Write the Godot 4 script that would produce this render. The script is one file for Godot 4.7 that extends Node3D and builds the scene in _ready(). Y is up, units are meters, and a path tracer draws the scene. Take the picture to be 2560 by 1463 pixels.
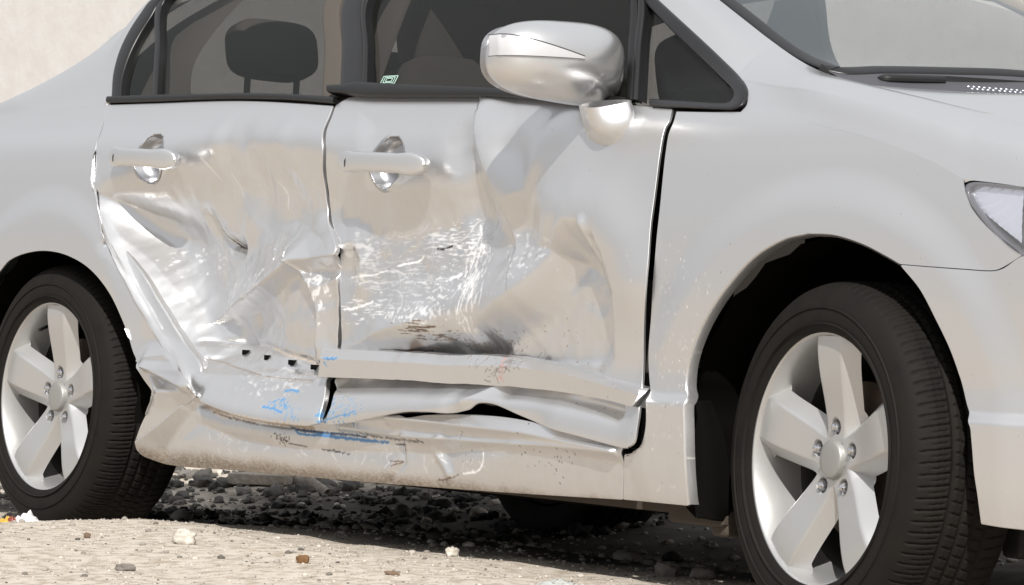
extends Node3D
# A crashed silver saloon on sandy waste ground. x runs along the car towards its nose, y up, z out of the car's right side; metres.

# half width of the body at heights 0.10, 0.15 ... 1.45
const HALF_WIDTH := [.74, .79, .836, .853, .861, .865, .868, .867, .871, .874, .876, .876, .875, .871, .865, .857, .843, .808, .777, .754, .731, .706, .680, .652, .622, .590, .555, .51]
const ARCH_Y := 0.312
const AXLE_X := 1.35
var features := {}
var rng := RandomNumberGenerator.new()
var lumps := FastNoiseLite.new()
var M := {}
var wear: Image
var wear_orm: Image
const WEAR_W := 2048
const WEAR_H := 512


class Geo:
	var v := PackedVector3Array()
	var n := PackedVector3Array()
	var uv := PackedVector2Array()
	var tint := PackedColorArray()
	var idx := PackedInt32Array()
	func mesh(mat: Material) -> ArrayMesh:
		var m := ArrayMesh.new()
		var a := []
		a.resize(Mesh.ARRAY_MAX)
		a[Mesh.ARRAY_VERTEX] = v
		a[Mesh.ARRAY_NORMAL] = n
		a[Mesh.ARRAY_TEX_UV] = uv
		if tint.size() == v.size():
			a[Mesh.ARRAY_COLOR] = tint
		a[Mesh.ARRAY_INDEX] = idx
		m.add_surface_from_arrays(Mesh.PRIMITIVE_TRIANGLES, a)
		m.surface_set_material(0, mat)
		return m


func _ready() -> void:
	# ---- camera
	var cam := Camera3D.new()
	cam.name = "camera"
	cam.fov = 9.475
	cam.near = 0.1
	cam.far = 400.0
	cam.transform = Transform3D(Basis.from_euler(Vector3(0.0231794, 0.9277633, 0.0588410)), Vector3(5.90864, 0.42651, 4.94591))
	add_child(cam)
	cam.current = true
	# ---- sky and exposure
	var env := Environment.new()
	env.background_mode = Environment.BG_SKY
	var sky := Sky.new()
	var sm := ProceduralSkyMaterial.new()
	sm.sky_top_color = Color(0.93, 0.94, 0.96)
	sm.sky_horizon_color = Color(0.813, 0.819, 0.828)
	sm.sky_curve = 0.35
	sm.ground_horizon_color = Color(0.70, 0.66, 0.60)
	sm.ground_bottom_color = Color(0.55, 0.50, 0.44)
	sm.sky_energy_multiplier = 0.80
	sky.sky_material = sm
	env.sky = sky
	env.tonemap_mode = Environment.TONE_MAPPER_LINEAR
	env.tonemap_exposure = 1.43
	env.sdfgi_enabled = true
	env.ssao_enabled = true
	env.ssil_enabled = true
	var we := WorldEnvironment.new()
	we.name = "world_environment"
	we.environment = env
	add_child(we)
	# ---- sun, high behind the photographer
	var sun := DirectionalLight3D.new()
	sun.name = "sun"
	sun.light_energy = 1.22
	sun.light_color = Color(1.0, 0.985, 0.96)
	sun.light_angular_distance = 0.5
	sun.shadow_enabled = true
	add_child(sun)
	sun.look_at_from_position(Vector3(1.2, 1.35, 1.0) * 10.0, Vector3.ZERO, Vector3.UP)

	rng.seed = 7
	lumps.seed = 3
	lumps.frequency = 1.0
	lumps.fractal_octaves = 3
	add_features()
	paint_wear()
	make_materials()
	build_ground()
	build_wall()
	build_car()
	build_debris()


# ------------------------------------------------------------------ reading outlines
func p2(s: String) -> PackedVector3Array:
	var out := PackedVector3Array()
	for t in s.split(" ", false):
		var c := t.split(",")
		out.append(Vector3(c[0].to_float(), c[1].to_float(), c[2].to_float() if c.size() > 2 else 0.0))
	return out


func smooth(p: PackedVector3Array, sub := 10) -> PackedVector3Array:
	if p.size() < 3:
		return p
	var out := PackedVector3Array()
	for i in p.size() - 1:
		var b := p[i]
		var c := p[i + 1]
		var l := b.distance_to(c)
		var a := p[i - 1] if i > 0 else b - (c - b)
		var d := p[i + 2] if i + 2 < p.size() else c + (c - b)
		# tangents kept no longer than the segment, so that corners do not overshoot
		var m0 := (c - a) * (l / maxf(b.distance_to(a) + l, 1e-6))
		var m1 := (d - b) * (l / maxf(d.distance_to(c) + l, 1e-6))
		for k in sub:
			var t := float(k) / sub
			var t2 := t * t
			var t3 := t2 * t
			out.append(b * (2 * t3 - 3 * t2 + 1) + m0 * (t3 - 2 * t2 + t) + c * (3 * t2 - 2 * t3) + m1 * (t3 - t2))
	out.append(p[p.size() - 1])
	return out


func even(p: PackedVector3Array, n: int) -> PackedVector3Array:
	var q := smooth(p)
	var l := PackedFloat32Array([0.0])
	for i in range(1, q.size()):
		l.append(l[i - 1] + q[i].distance_to(q[i - 1]))
	var out := PackedVector3Array()
	var k := 0
	for i in n:
		var at := l[l.size() - 1] * i / (n - 1.0)
		while k < q.size() - 2 and l[k + 1] < at:
			k += 1
		out.append(q[k].lerp(q[k + 1], clampf((at - l[k]) / maxf(l[k + 1] - l[k], 1e-9), 0.0, 1.0)))
	return out


# ------------------------------------------------------------------ the body's side and its dents
func side_z(x: float, y: float) -> float:
	var f := clampf((y - 0.10) / 0.05, 0.0, 26.999)
	var i := int(f)
	var t := f - i
	var a: float = HALF_WIDTH[maxi(i - 1, 0)]
	var b: float = HALF_WIDTH[i]
	var c: float = HALF_WIDTH[mini(i + 1, 27)]
	var d: float = HALF_WIDTH[mini(i + 2, 27)]
	var z := b + 0.5 * t * (c - a + t * (2 * a - 5 * b + 4 * c - d + t * (3 * (b - c) + d - a)))
	z += 0.014 * (1.0 - smoothstep(0.390, 0.412, y))
	if x > 1.0:
		z -= 0.07 * (x - 1.0) * (x - 1.0)
	if x > 1.85:
		z -= 1.1 * (x - 1.85) * (x - 1.85)
	if x < -1.3:
		z -= 0.08 * (x + 1.3) * (x + 1.3)
	if x > 0.6 and y > 0.97:
		z -= 0.10 * (x - 0.6) * (x - 0.6) * minf(1.0, (y - 0.97) / 0.1)
	z += 0.013 * (1.0 - smoothstep(0.425, 0.51, Vector2(x - AXLE_X, y - ARCH_Y).length()))
	z += 0.014 * (1.0 - smoothstep(0.42, 0.50, Vector2(x + AXLE_X, y - ARCH_Y).length()))
	return z


func add_feature(panel: String, kind: String, h: float, w: float, s: String) -> void:
	if not features.has(panel):
		features[panel] = []
	var pts := PackedVector2Array()
	for p in p2(s):
		pts.append(Vector2(p.x, p.y))
	var box := Rect2(pts[0], Vector2.ZERO)
	for p in pts:
		box = box.expand(p)
	features[panel].append({"kind": kind, "h": h, "w": w, "pts": pts, "box": box.grow(0.0 if kind == "p" else w if kind in ["c", "o", "a"] else 5.0 * w if kind == "s" else 2.6 * w)})


func add_features() -> void:
	add_feature("ALL", "p", -0.056, 0.17, "-1.21,0.806 -1.054,0.844 -0.836,0.911 -0.661,0.958 -0.385,0.939 -0.213,0.893 0.012,0.848 0.27,0.89 0.468,0.818 0.635,0.759 0.718,0.611 0.472,0.53 0.419,0.404 0.233,0.333 -0.35,0.298 -0.703,0.343 -0.813,0.411 -0.946,0.533 -1.05,0.631")
	add_feature("RD", "s", -0.070, 0.075, "-1.197,0.794 -1.136,0.728 -1.062,0.668 -0.976,0.592 -0.886,0.508 -0.809,0.447 -0.72,0.387")
	add_feature("RD", "p", -0.020, 0.13, "-1.23,0.795 -1.081,0.827 -0.908,0.835 -0.633,0.859 -0.351,0.829 -0.228,0.717 -0.188,0.65 -0.323,0.64 -0.505,0.569 -0.699,0.504 -0.834,0.501 -0.956,0.597 -1.083,0.687")
	add_feature("RD", "a", 0.036, 0.10, "-0.683,0.526 -0.625,0.545 -0.461,0.587 -0.346,0.638 -0.188,0.651")
	add_feature("RD", "a", 0.022, 0.055, "-0.339,0.636 -0.283,0.59 -0.259,0.533 -0.26,0.461")
	add_feature("RD", "c", -0.014, 0.035, "-0.786,0.741 -0.755,0.7 -0.718,0.675 -0.659,0.672")
	add_feature("RD", "r", -0.008, 0.035, "-0.595,0.904 -0.521,0.814 -0.522,0.717")
	add_feature("RD", "r", 0.007, 0.03, "-0.7,0.911 -0.684,0.824 -0.591,0.735")
	add_feature("RD", "r", 0.007, 0.035, "-0.433,0.9 -0.353,0.812 -0.289,0.717")
	add_feature("RD", "c", -0.008, 0.012, "-0.751,0.46 -0.618,0.461 -0.489,0.455 -0.361,0.438 -0.229,0.422")
	add_feature("RD", "c", -0.007, 0.012, "-0.704,0.421 -0.611,0.411 -0.429,0.393 -0.227,0.389")
	add_feature("RD", "a", 0.009, 0.04, "-0.195,0.606 -0.257,0.588 -0.304,0.606 -0.338,0.634")
	add_feature("RD", "c", -0.016, 0.05, "-0.802,0.456 -0.696,0.419 -0.618,0.443")
	add_feature("RD", "r", -0.010, 0.03, "-0.568,0.515 -0.488,0.525 -0.456,0.509")
	add_feature("RD", "c", 0.010, 0.05, "-1.174,0.788 -1.041,0.686 -0.954,0.632 -0.819,0.531 -0.765,0.47 -0.655,0.393")
	add_feature("FD", "r", 0.022, 0.075, "0.853,0.612 0.815,0.671 0.739,0.734 0.665,0.742 0.587,0.692 0.494,0.614 0.301,0.541 0.01,0.494")
	add_feature("FD", "p", -0.056, 0.085, "0.806,0.59 0.766,0.672 0.704,0.726 0.641,0.73 0.575,0.68 0.482,0.596 0.288,0.522 -0.033,0.477 -0.049,0.386 0.42,0.372 0.722,0.385 0.8,0.463")
	add_feature("FD", "c", 0.012, 0.02, "0.703,0.717 0.716,0.671 0.732,0.619 0.757,0.572")
	add_feature("FD", "c", -0.010, 0.02, "0.725,0.686 0.747,0.626 0.761,0.578")
	add_feature("FD", "a", 0.017, 0.09, "0.256,0.94 0.324,0.859 0.374,0.787 0.411,0.716 0.438,0.653")
	add_feature("FD", "r", -0.020, 0.045, "0.222,0.878 0.273,0.812 0.307,0.732")
	add_feature("FD", "r", -0.018, 0.05, "0.403,0.859 0.477,0.787 0.455,0.716")
	add_feature("FD", "c", 0.016, 0.06, "-0.188,0.675 -0.133,0.683 -0.106,0.642 -0.108,0.592")
	add_feature("FD", "r", 0.010, 0.05, "-0.18,0.524 -0.018,0.52 0.164,0.532 0.312,0.575")
	add_feature("FD", "c", 0.016, 0.05, "-0.165,0.457 -0.004,0.495 0.137,0.523")
	add_feature("FD", "p", -0.010, 0.06, "-0.199,0.962 -0.118,0.969 0.25,0.959 0.325,0.899 0.336,0.826 0.199,0.787 0.034,0.78 -0.104,0.848")
	add_feature("RK", "c", 0.016, 0.024, "0.095,0.326 0.341,0.321 0.549,0.317 0.83,0.298")
	add_feature("RK", "c", 0.012, 0.018, "-0.093,0.297 0.107,0.29 0.38,0.292 0.636,0.296 0.83,0.294")
	add_feature("RK", "c", -0.012, 0.030, "-0.687,0.335 -0.557,0.297 -0.335,0.29 -0.036,0.287 0.121,0.287")
	add_feature("RK", "r", -0.008, 0.04, "0.272,0.279 0.278,0.24 0.225,0.205")
	add_feature("RK", "r", 0.006, 0.03, "0.121,0.287 0.129,0.247 0.086,0.205")
	add_feature("RK", "c", 0.020, 0.07, "-0.897,0.227 -0.791,0.285 -0.671,0.334")
	add_feature("RK", "c", -0.015, 0.06, "-0.81,0.214 -0.725,0.271 -0.638,0.327")
	add_feature("QP", "a", 0.022, 0.06, "-0.854,0.397 -0.772,0.38 -0.652,0.356")
	add_feature("QP", "p", -0.026, 0.025, "-0.861,0.395 -0.789,0.376 -0.652,0.353 -0.738,0.344 -0.803,0.342 -0.834,0.365")
	add_feature("QP", "c", 0.012, 0.04, "-0.85,0.417 -0.783,0.424 -0.672,0.387")
	add_feature("QP", "c", -0.008, 0.03, "-1.072,0.668 -1.041,0.661 -0.999,0.639")
	add_feature("QP", "c", 0.015, 0.05, "-0.789,0.342 -0.739,0.345 -0.647,0.349")
	add_feature("RD", "o", -0.058, 0.0525, "-0.948,0.866 -0.948,0.866")
	add_feature("FD", "o", -0.058, 0.0525, "-0.011,0.844 -0.011,0.844")
	add_feature("RD", "c", -0.02, 0.03, "-0.711,0.682 -0.683,0.671 -0.643,0.671")
	add_feature("FD", "c", 0.022, 0.05, "0.427,0.406 0.387,0.383 0.36,0.368")
	add_feature("FD", "r", 0.025, 0.05, "-0.122,0.308 0.038,0.332 0.178,0.346 0.287,0.349")
	add_feature("FD", "r", 0.018, 0.06, "0.663,0.324 0.784,0.312 0.88,0.305")
	add_feature("RD", "r", 0.020, 0.035, "-0.589,0.322 -0.46,0.305 -0.319,0.298 -0.167,0.301")
	add_feature("RK", "p", -0.018, 0.10, "-0.688,0.339 -0.319,0.299 0.123,0.327 0.524,0.33 0.52,0.26 0.23,0.193 -0.058,0.188 -0.508,0.196 -0.733,0.236")
	add_feature("RK", "c", 0.010, 0.02, "0.26,0.294 0.236,0.261 0.275,0.223")
	add_feature("RK", "c", -0.008, 0.02, "0.121,0.279 0.127,0.239 0.072,0.196")
	add_feature("FD", "r", -0.022, 0.016, "-0.122,0.391 0.107,0.393 0.286,0.392 0.431,0.394 0.548,0.392 0.636,0.39 0.759,0.381 0.831,0.372")
	add_feature("FD", "r", 0.012, 0.04, "0.466,0.78 0.512,0.842 0.539,0.898")


func dent(panels: Array, x: float, y: float) -> float:
	var s := 0.0
	var p := Vector2(x, y)
	for name in panels:
		for f in features.get(name, []):
			if not (f.box as Rect2).has_point(p):
				continue
			var pts: PackedVector2Array = f.pts
			var dm := 9.0
			var n := pts.size()
			if f.kind == "p":
				for i in n:
					dm = minf(dm, p.distance_to(Geometry2D.get_closest_point_to_segment(p, pts[i], pts[(i + 1) % n])))
				if Geometry2D.is_point_in_polygon(p, pts):
					s += f.h * smoothstep(0.0, f.w, dm)
			else:
				for i in n - 1:
					dm = minf(dm, p.distance_to(Geometry2D.get_closest_point_to_segment(p, pts[i], pts[i + 1])))
				if f.kind == "o":
					if dm < f.w:
						s += f.h
				elif f.kind == "a":
					var sd := 0.0
					var close := 9.0
					for i in n - 1:
						var d3 := p.distance_to(Geometry2D.get_closest_point_to_segment(p, pts[i], pts[i + 1]))
						if d3 < close:
							close = d3
							sd = (pts[i + 1] - pts[i]).cross(p - pts[i])
					var wide: float = f.w if sd > 0.0 else 0.25 * f.w
					if dm < wide:
						s += f.h * pow(1.0 - dm / wide, 1.25)
				elif f.kind == "s":
					var side := 0.0
					var near := 9.0
					for i in n - 1:
						var d2 := p.distance_to(Geometry2D.get_closest_point_to_segment(p, pts[i], pts[i + 1]))
						if d2 < near:
							near = d2
							side = (pts[i + 1] - pts[i]).cross(p - pts[i])
					if side > 0.0:
						s += f.h * smoothstep(0.0, f.w, dm) * (1.0 - smoothstep(f.w, 5.0 * f.w, dm)) * smoothstep(0.0, 0.12, y - minf(pts[0].y, pts[n - 1].y) + 0.03) * smoothstep(0.0, 0.12, maxf(pts[0].y, pts[n - 1].y) - y)
				elif f.kind == "c":
					if dm < f.w:
						s += f.h * pow(1.0 - dm / f.w, 1.6)
				else:
					s += f.h * exp(-(dm / f.w) * (dm / f.w))
	return s


# small buckles of the sheet metal, only where it is pushed in
func buckle(x: float, y: float, d: float) -> float:
	var k := clampf(-d / 0.05, 0.0, 1.0)
	return k * (0.0055 * lumps.get_noise_2d(x * 7.0, y * 6.0) + 0.0016 * lumps.get_noise_2d(x * 16.0 + 9.0, y * 12.0))


# ------------------------------------------------------------------ building sheets
func coons(b: PackedVector3Array, t: PackedVector3Array, l: PackedVector3Array, r: PackedVector3Array, nu: int, nv: int) -> Array:
	b = even(b, nu)
	t = even(t, nu)
	l = even(l, nv)
	r = even(r, nv)
	var rows := []
	for j in nv:
		var v := j / (nv - 1.0)
		var row := PackedVector3Array()
		row.resize(nu)
		for i in nu:
			var u := i / (nu - 1.0)
			row[i] = b[i] * (1 - v) + t[i] * v + l[j] * (1 - u) + r[j] * u - (b[0] * (1 - u) * (1 - v) + b[nu - 1] * u * (1 - v) + t[0] * (1 - u) * v + t[nu - 1] * u * v)
		rows.append(row)
	return rows


func on_side(rows: Array, panels: Array, dz := 0.0, buckled := false) -> Array:
	for row: PackedVector3Array in rows:
		for i in row.size():
			var p := row[i]
			var d := dent(panels, p.x, p.y) if panels else 0.0
			if buckled:
				d += buckle(p.x, p.y, d)
			row[i] = Vector3(p.x, p.y, side_z(p.x, p.y) + d + dz)
	return rows


# surface through curves, smooth across them
func loft(curves: Array, nu: int, nv: int) -> Array:
	var cs := []
	for c in curves:
		cs.append(even(c, nu))
	var cols := []
	for i in nu:
		var col := PackedVector3Array()
		for c in cs:
			col.append(c[i])
		cols.append(even(col, nv))
	var rows := []
	for j in nv:
		var row := PackedVector3Array()
		for i in nu:
			row.append(cols[i][j])
		rows.append(row)
	return rows


# one sheet of metal: rows of points, normals by differences, its rim turned in by «hem»
func sheet(g: Geo, rows: Array, outward: Vector3, hem := 0.0, mirrored := false, sides := "btlr") -> void:
	var nv := rows.size()
	var nu: int = rows[0].size()
	var base := g.v.size()
	var sgn := -1.0 if mirrored else 1.0
	var out := Vector3(outward.x, outward.y, outward.z * sgn)
	var pts := []
	for j in nv:
		var row: PackedVector3Array = rows[j]
		if mirrored:
			row = row.duplicate()
			for i in nu:
				row[i].z = -row[i].z
		pts.append(row)
	var total := Vector3.ZERO
	var nn := []
	for j in nv:
		var rown := PackedVector3Array()
		rown.resize(nu)
		for i in nu:
			var du: Vector3 = pts[j][mini(i + 1, nu - 1)] - pts[j][maxi(i - 1, 0)]
			var dv: Vector3 = pts[mini(j + 1, nv - 1)][i] - pts[maxi(j - 1, 0)][i]
			var c := du.cross(dv)
			total += c
			rown[i] = c.normalized()
		nn.append(rown)
	var flip := total.dot(out) < 0.0
	for j in nv:
		for i in nu:
			var p: Vector3 = pts[j][i]
			var q: Vector3 = nn[j][i]
			if q == Vector3.ZERO:
				q = out.normalized() * (-1.0 if flip else 1.0)
			g.v.append(p)
			g.n.append(-q if flip else q)
			g.uv.append(Vector2((p.x + 1.6) / 3.4, clampf(1.0 - (p.y - 0.15) / 0.85, 0.003, 0.997)))
	for j in nv - 1:
		for i in nu - 1:
			var a := base + j * nu + i
			quad(g, a, a + 1, a + nu + 1, a + nu, flip)
	if hem <= 0.0:
		return
	for s0 in sides:
		var s := s0.to_lower()
		var depth := hem if s == s0 else minf(hem, 0.005)
		var ring := PackedInt32Array()
		var tan := []
		if s == "b" or s == "t":
			for i in nu:
				ring.append(base + i + (0 if s == "b" else (nv - 1) * nu))
				tan.append((g.v[base + i + (0 if s == "b" else (nv - 1) * nu)] - g.v[base + i + (nu if s == "b" else (nv - 2) * nu)]).normalized())
		else:
			for j in nv:
				ring.append(base + j * nu + (0 if s == "l" else nu - 1))
				tan.append((g.v[base + j * nu + (0 if s == "l" else nu - 1)] - g.v[base + j * nu + (1 if s == "l" else nu - 2)]).normalized())
		var first := g.v.size()
		var r := minf(0.003, hem * 0.4) if s == s0 else 0.0012
		for k in ring.size():
			var p := g.v[ring[k]]
			var n := g.n[ring[k]]
			var t: Vector3 = tan[k]
			var edge := g.v[ring[mini(k + 1, ring.size() - 1)]] - g.v[ring[maxi(k - 1, 0)]]
			var sq := edge.cross(n).normalized()
			if sq != Vector3.ZERO:
				t = sq if sq.dot(t) > 0.0 else -sq
			for step in 3:
				g.v.append([p + t * r * 0.7 - n * r * 0.3, p + t * r - n * r, p + t * r - n * depth][step])
				g.n.append([(t + n).normalized(), t, t][step])
				g.uv.append(g.uv[ring[k]])
		var f2 := flip != (s == "t" or s == "l")
		for k in ring.size() - 1:
			var a := first + k * 3
			quad(g, ring[k + 1], ring[k], a, a + 3, f2)
			quad(g, a + 3, a, a + 1, a + 4, f2)
			quad(g, a + 4, a + 1, a + 2, a + 5, f2)


func quad(g: Geo, a: int, b: int, c: int, d: int, flip: bool) -> void:
	if flip:
		g.idx.append_array([a, b, c, a, c, d])
	else:
		g.idx.append_array([a, c, b, a, d, c])


func put(called: String, g: Geo, mat: Material, parent: Node3D) -> MeshInstance3D:
	var o := MeshInstance3D.new()
	o.name = called
	o.mesh = g.mesh(mat)
	parent.add_child(o, true)
	return o


func part(called: String, parent: Node3D) -> Node3D:
	var o := Node3D.new()
	o.name = called
	parent.add_child(o, true)
	return o


# a rounded moulding between two edge curves
func moulding(g: Geo, a: PackedVector3Array, b: PackedVector3Array, n: int, bulge: float, depth: float, outward: Vector3, mirrored := false) -> void:
	a = even(a, n)
	b = even(b, n)
	var rows := []
	for s in [[0.0, -depth], [0.0, 0.0], [0.05, 0.55 * bulge], [0.2, 0.9 * bulge], [0.5, bulge], [0.8, 0.9 * bulge], [0.95, 0.55 * bulge], [1.0, 0.0], [1.0, -depth]]:
		var row := PackedVector3Array()
		for i in n:
			row.append(a[i].lerp(b[i], s[0]) + outward * s[1])
		rows.append(row)
	sheet(g, rows, outward, 0.0, mirrored)
	# ends
	for e in [0, n - 1]:
		var end := []
		for k in [1, 0, 2]:
			var row := PackedVector3Array()
			for j in rows.size():
				row.append(rows[j][e] if k == 1 else rows[j][e] - outward * (0.004 if k == 0 else 0.012))
			end.append(row)
		var along: Vector3 = rows[4][0] - rows[4][1] if e == 0 else rows[4][n - 1] - rows[4][n - 2]
		sheet(g, [end[0], end[2]], along, 0.0, mirrored)


# a section carried along a path; the section's first axis lies along «up», its second along path x up
func sweep(g: Geo, path: PackedVector3Array, up: Vector3, section: PackedVector2Array, scales := PackedFloat32Array()) -> void:
	var n := path.size()
	var m := section.size()
	var rows := []
	for i in n:
		var t := (path[mini(i + 1, n - 1)] - path[maxi(i - 1, 0)]).normalized()
		var side := t.cross(up).normalized()
		var u := side.cross(t).normalized()
		var row := PackedVector3Array()
		var k := scales[i] if scales.size() else 1.0
		for j in m + 1:
			var q := section[j % m] * k
			row.append(path[i] + u * q.x + side * q.y)
		rows.append(row)
	flat_rows(g, rows)
	for e in [0, n - 1]:
		var c := path[e]
		var nrm := (path[0] - path[1]).normalized() if e == 0 else (path[n - 1] - path[n - 2]).normalized()
		for j in m:
			tri(g, c, rows[e][j], rows[e][j + 1], nrm)


func tri(g: Geo, a: Vector3, b: Vector3, c: Vector3, nrm: Vector3) -> void:
	var f := (b - a).cross(c - a).dot(nrm) > 0.0
	var k := g.v.size()
	g.v.append_array([a, b, c])
	g.n.append_array([nrm, nrm, nrm])
	for p in [a, b, c]:
		g.uv.append(Vector2((p.x + 1.6) / 3.4, clampf(1.0 - (p.y - 0.15) / 0.85, 0.003, 0.997)))
	g.idx.append_array([k, k + 2, k + 1] if f else [k, k + 1, k + 2])


# facets: every face keeps its own edges along the section, smooth along the path
func flat_rows(g: Geo, rows: Array) -> void:
	var c := Vector3.ZERO
	for i in rows.size():
		c = Vector3.ZERO
	for j in rows[0].size() - 1:
		var r2 := []
		for i in rows.size():
			r2.append(PackedVector3Array([rows[i][j], rows[i][j + 1]]))
		var mid := Vector3.ZERO
		for k in rows[0].size() - 1:
			mid += rows[0][k]
		mid /= rows[0].size() - 1
		sheet(g, r2, (rows[0][j] + rows[0][j + 1]) * 0.5 - mid)


func lathe(g: Geo, profile: PackedVector2Array, n: int, at: Vector3, axis := 2, flipn := false) -> void:
	# profile: (radius, along the axis), turned about z (axis 2) or y (axis 1)
	var rows := []
	for p in profile:
		var row := PackedVector3Array()
		for i in n + 1:
			var a := TAU * i / n
			row.append(at + (Vector3(p.x * cos(a), p.x * sin(a), p.y) if axis == 2 else Vector3(p.x * cos(a), p.y, -p.x * sin(a))))
		rows.append(row)
	# outward: decided by the first band
	var base := g.v.size()
	sheet(g, rows, Vector3.ZERO)
	var mid := g.v[base + n / 8]
	var want := Vector3(mid.x - at.x, mid.y - at.y, 0) if axis == 2 else Vector3(mid.x - at.x, 0, mid.z - at.z)
	var prof_t := profile[1] - profile[0]
	var nrm2 := Vector2(-prof_t.y, prof_t.x) if not flipn else Vector2(prof_t.y, -prof_t.x)
	var dirn := want.normalized() * nrm2.x + (Vector3(0, 0, nrm2.y) if axis == 2 else Vector3(0, nrm2.y, 0))
	if g.n[base + n / 8].dot(dirn) < 0.0:
		for k in range(base, g.n.size()):
			g.n[k] = -g.n[k]
		var first := g.idx.size() - (profile.size() - 1) * n * 6
		for k in range(first, g.idx.size(), 3):
			var s := g.idx[k + 1]
			g.idx[k + 1] = g.idx[k + 2]
			g.idx[k + 2] = s


# a box with well rounded edges (superellipsoid), turned by «b»
func pillow(g: Geo, at: Vector3, size: Vector3, e := 0.35, b := Basis.IDENTITY, nu := 28, nv := 18, wrinkle := 0.0) -> void:
	var rows := []
	for j in nv + 1:
		var ph := -PI / 2 + PI * j / nv
		var row := PackedVector3Array()
		for i in nu + 1:
			var th := TAU * i / nu
			var p := Vector3(pw(cos(ph), e) * pw(cos(th), e), pw(sin(ph), e), pw(cos(ph), e) * pw(sin(th), e)) * size * 0.5
			if wrinkle > 0.0:
				p *= 1.0 + wrinkle * lumps.get_noise_3d(p.x * 14.0 + at.x * 3.0, p.y * 14.0, p.z * 14.0 + at.z * 5.0)
			row.append(at + b * p)
		rows.append(row)
	var base := g.v.size()
	sheet(g, rows, Vector3.ZERO)
	var k := base + (nv / 2) * (nu + 1) + 2
	if g.n[k].dot(g.v[k] - at) < 0.0:
		for q in range(base, g.n.size()):
			g.n[q] = -g.n[q]
		for q in range(g.idx.size() - nu * nv * 6, g.idx.size(), 3):
			var s := g.idx[q + 1]
			g.idx[q + 1] = g.idx[q + 2]
			g.idx[q + 2] = s


func pw(v: float, e: float) -> float:
	return signf(v) * pow(absf(v), e)


# ------------------------------------------------------------------ paint, scuffs and dirt
func wear_px(x: float, y: float) -> Vector2:
	return Vector2((x + 1.6) / 3.4 * WEAR_W, (1.0 - (y - 0.15) / 0.85) * WEAR_H)


func dab(x: float, y: float, r: float, col: Color, a: float, rough := -1.0, metal := -1.0) -> void:
	var c := wear_px(x, y)
	var rp := maxf(r * WEAR_W / 3.4, 0.55)
	for py in range(maxi(0, int(c.y - rp - 1)), mini(WEAR_H, int(c.y + rp + 2))):
		for px in range(maxi(0, int(c.x - rp - 1)), mini(WEAR_W, int(c.x + rp + 2))):
			var k := a * clampf(rp + 0.5 - Vector2(px + 0.5, py + 0.5).distance_to(c), 0.0, 1.0)
			if k > 0.0:
				wear.set_pixel(px, py, wear.get_pixel(px, py).lerp(col, k))
				if rough >= 0.0:
					wear_orm.set_pixel(px, py, wear_orm.get_pixel(px, py).lerp(Color(1, rough, metal), k))


func scratch_or_shade(s: String, w: float, col: Color, a: float, rough := 0.6, metal := 0.2, ragged := 0.0) -> void:
	var pts := smooth(p2(s), 14)
	for i in pts.size() - 1:
		var n := maxi(1, int(pts[i].distance_to(pts[i + 1]) / 0.0012))
		for k in n:
			var p := pts[i].lerp(pts[i + 1], float(k) / n)
			var f := lumps.get_noise_2d(p.x * 90.0 + w * 999.0, p.y * 90.0)
			var g := lumps.get_noise_2d(p.x * 45.0 + 31.0, p.y * 200.0 + w * 777.0)
			var k2 := a * clampf(1.0 - ragged * (0.55 + 2.4 * g), 0.0, 1.0)
			dab(p.x, p.y + f * ragged * 0.006, w * (0.55 + 0.9 * absf(f)), col, k2, rough, metal)


# a bundle of short strokes round a spot
func scuffs(spot: String, n: int, spread: Vector2, dir: float, turn: float, length: float, col: Color, a: float, metal := 0.25, rough := 0.55) -> void:
	for c in p2(spot):
		for i in n:
			var x := c.x + rng.randfn() * spread.x
			var y := c.y + rng.randfn() * spread.y
			var ang := dir + rng.randfn() * turn
			var l := length * rng.randf_range(0.3, 1.2)
			var bend := rng.randfn() * 0.5
			var k := a * rng.randf_range(0.35, 1.0)
			var w := rng.randf_range(0.0004, 0.0013)
			for q in int(l / 0.0013) + 1:
				dab(x, y, w, col, k, rough, metal)
				x += cos(ang) * 0.0013
				y += sin(ang) * 0.0013
				ang += bend * 0.05


# ragged patches: where stretched noise is above a level inside an ellipse
func smear(spot: String, rx: float, ry: float, col: Color, a: float, level: float, grain: Vector2, seed_: int, metal := 0.25, rough := 0.55) -> void:
	var f := FastNoiseLite.new()
	f.seed = seed_
	f.frequency = 1.0
	f.fractal_octaves = 4
	for c in p2(spot):
		var lo := wear_px(c.x - rx, c.y + ry)
		var hi := wear_px(c.x + rx, c.y - ry)
		for py in range(maxi(0, int(lo.y)), mini(WEAR_H, int(hi.y) + 1)):
			for px in range(maxi(0, int(lo.x)), mini(WEAR_W, int(hi.x) + 1)):
				var x := px / float(WEAR_W) * 3.4 - 1.6
				var y := 0.15 + (1.0 - py / float(WEAR_H)) * 0.85
				var q := Vector2((x - c.x) / rx, (y - c.y) / ry).length()
				if q >= 1.0:
					continue
				var n := f.get_noise_2d(x * grain.x, y * grain.y + 0.4 * f.get_noise_2d(x * 23.0, y * 19.0)) + 0.35 * f.get_noise_2d(x * grain.x * 2.7 + 50.0, y * grain.y * 2.1) + 0.4 * f.get_noise_2d(x * 11.0, y * 13.0)
				var k := a * smoothstep(level, level + 0.3, n - 0.35 * q * q)
				if k > 0.01:
					wear.set_pixel(px, py, wear.get_pixel(px, py).lerp(col, k))
					wear_orm.set_pixel(px, py, wear_orm.get_pixel(px, py).lerp(Color(1, rough, metal), k))


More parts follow.
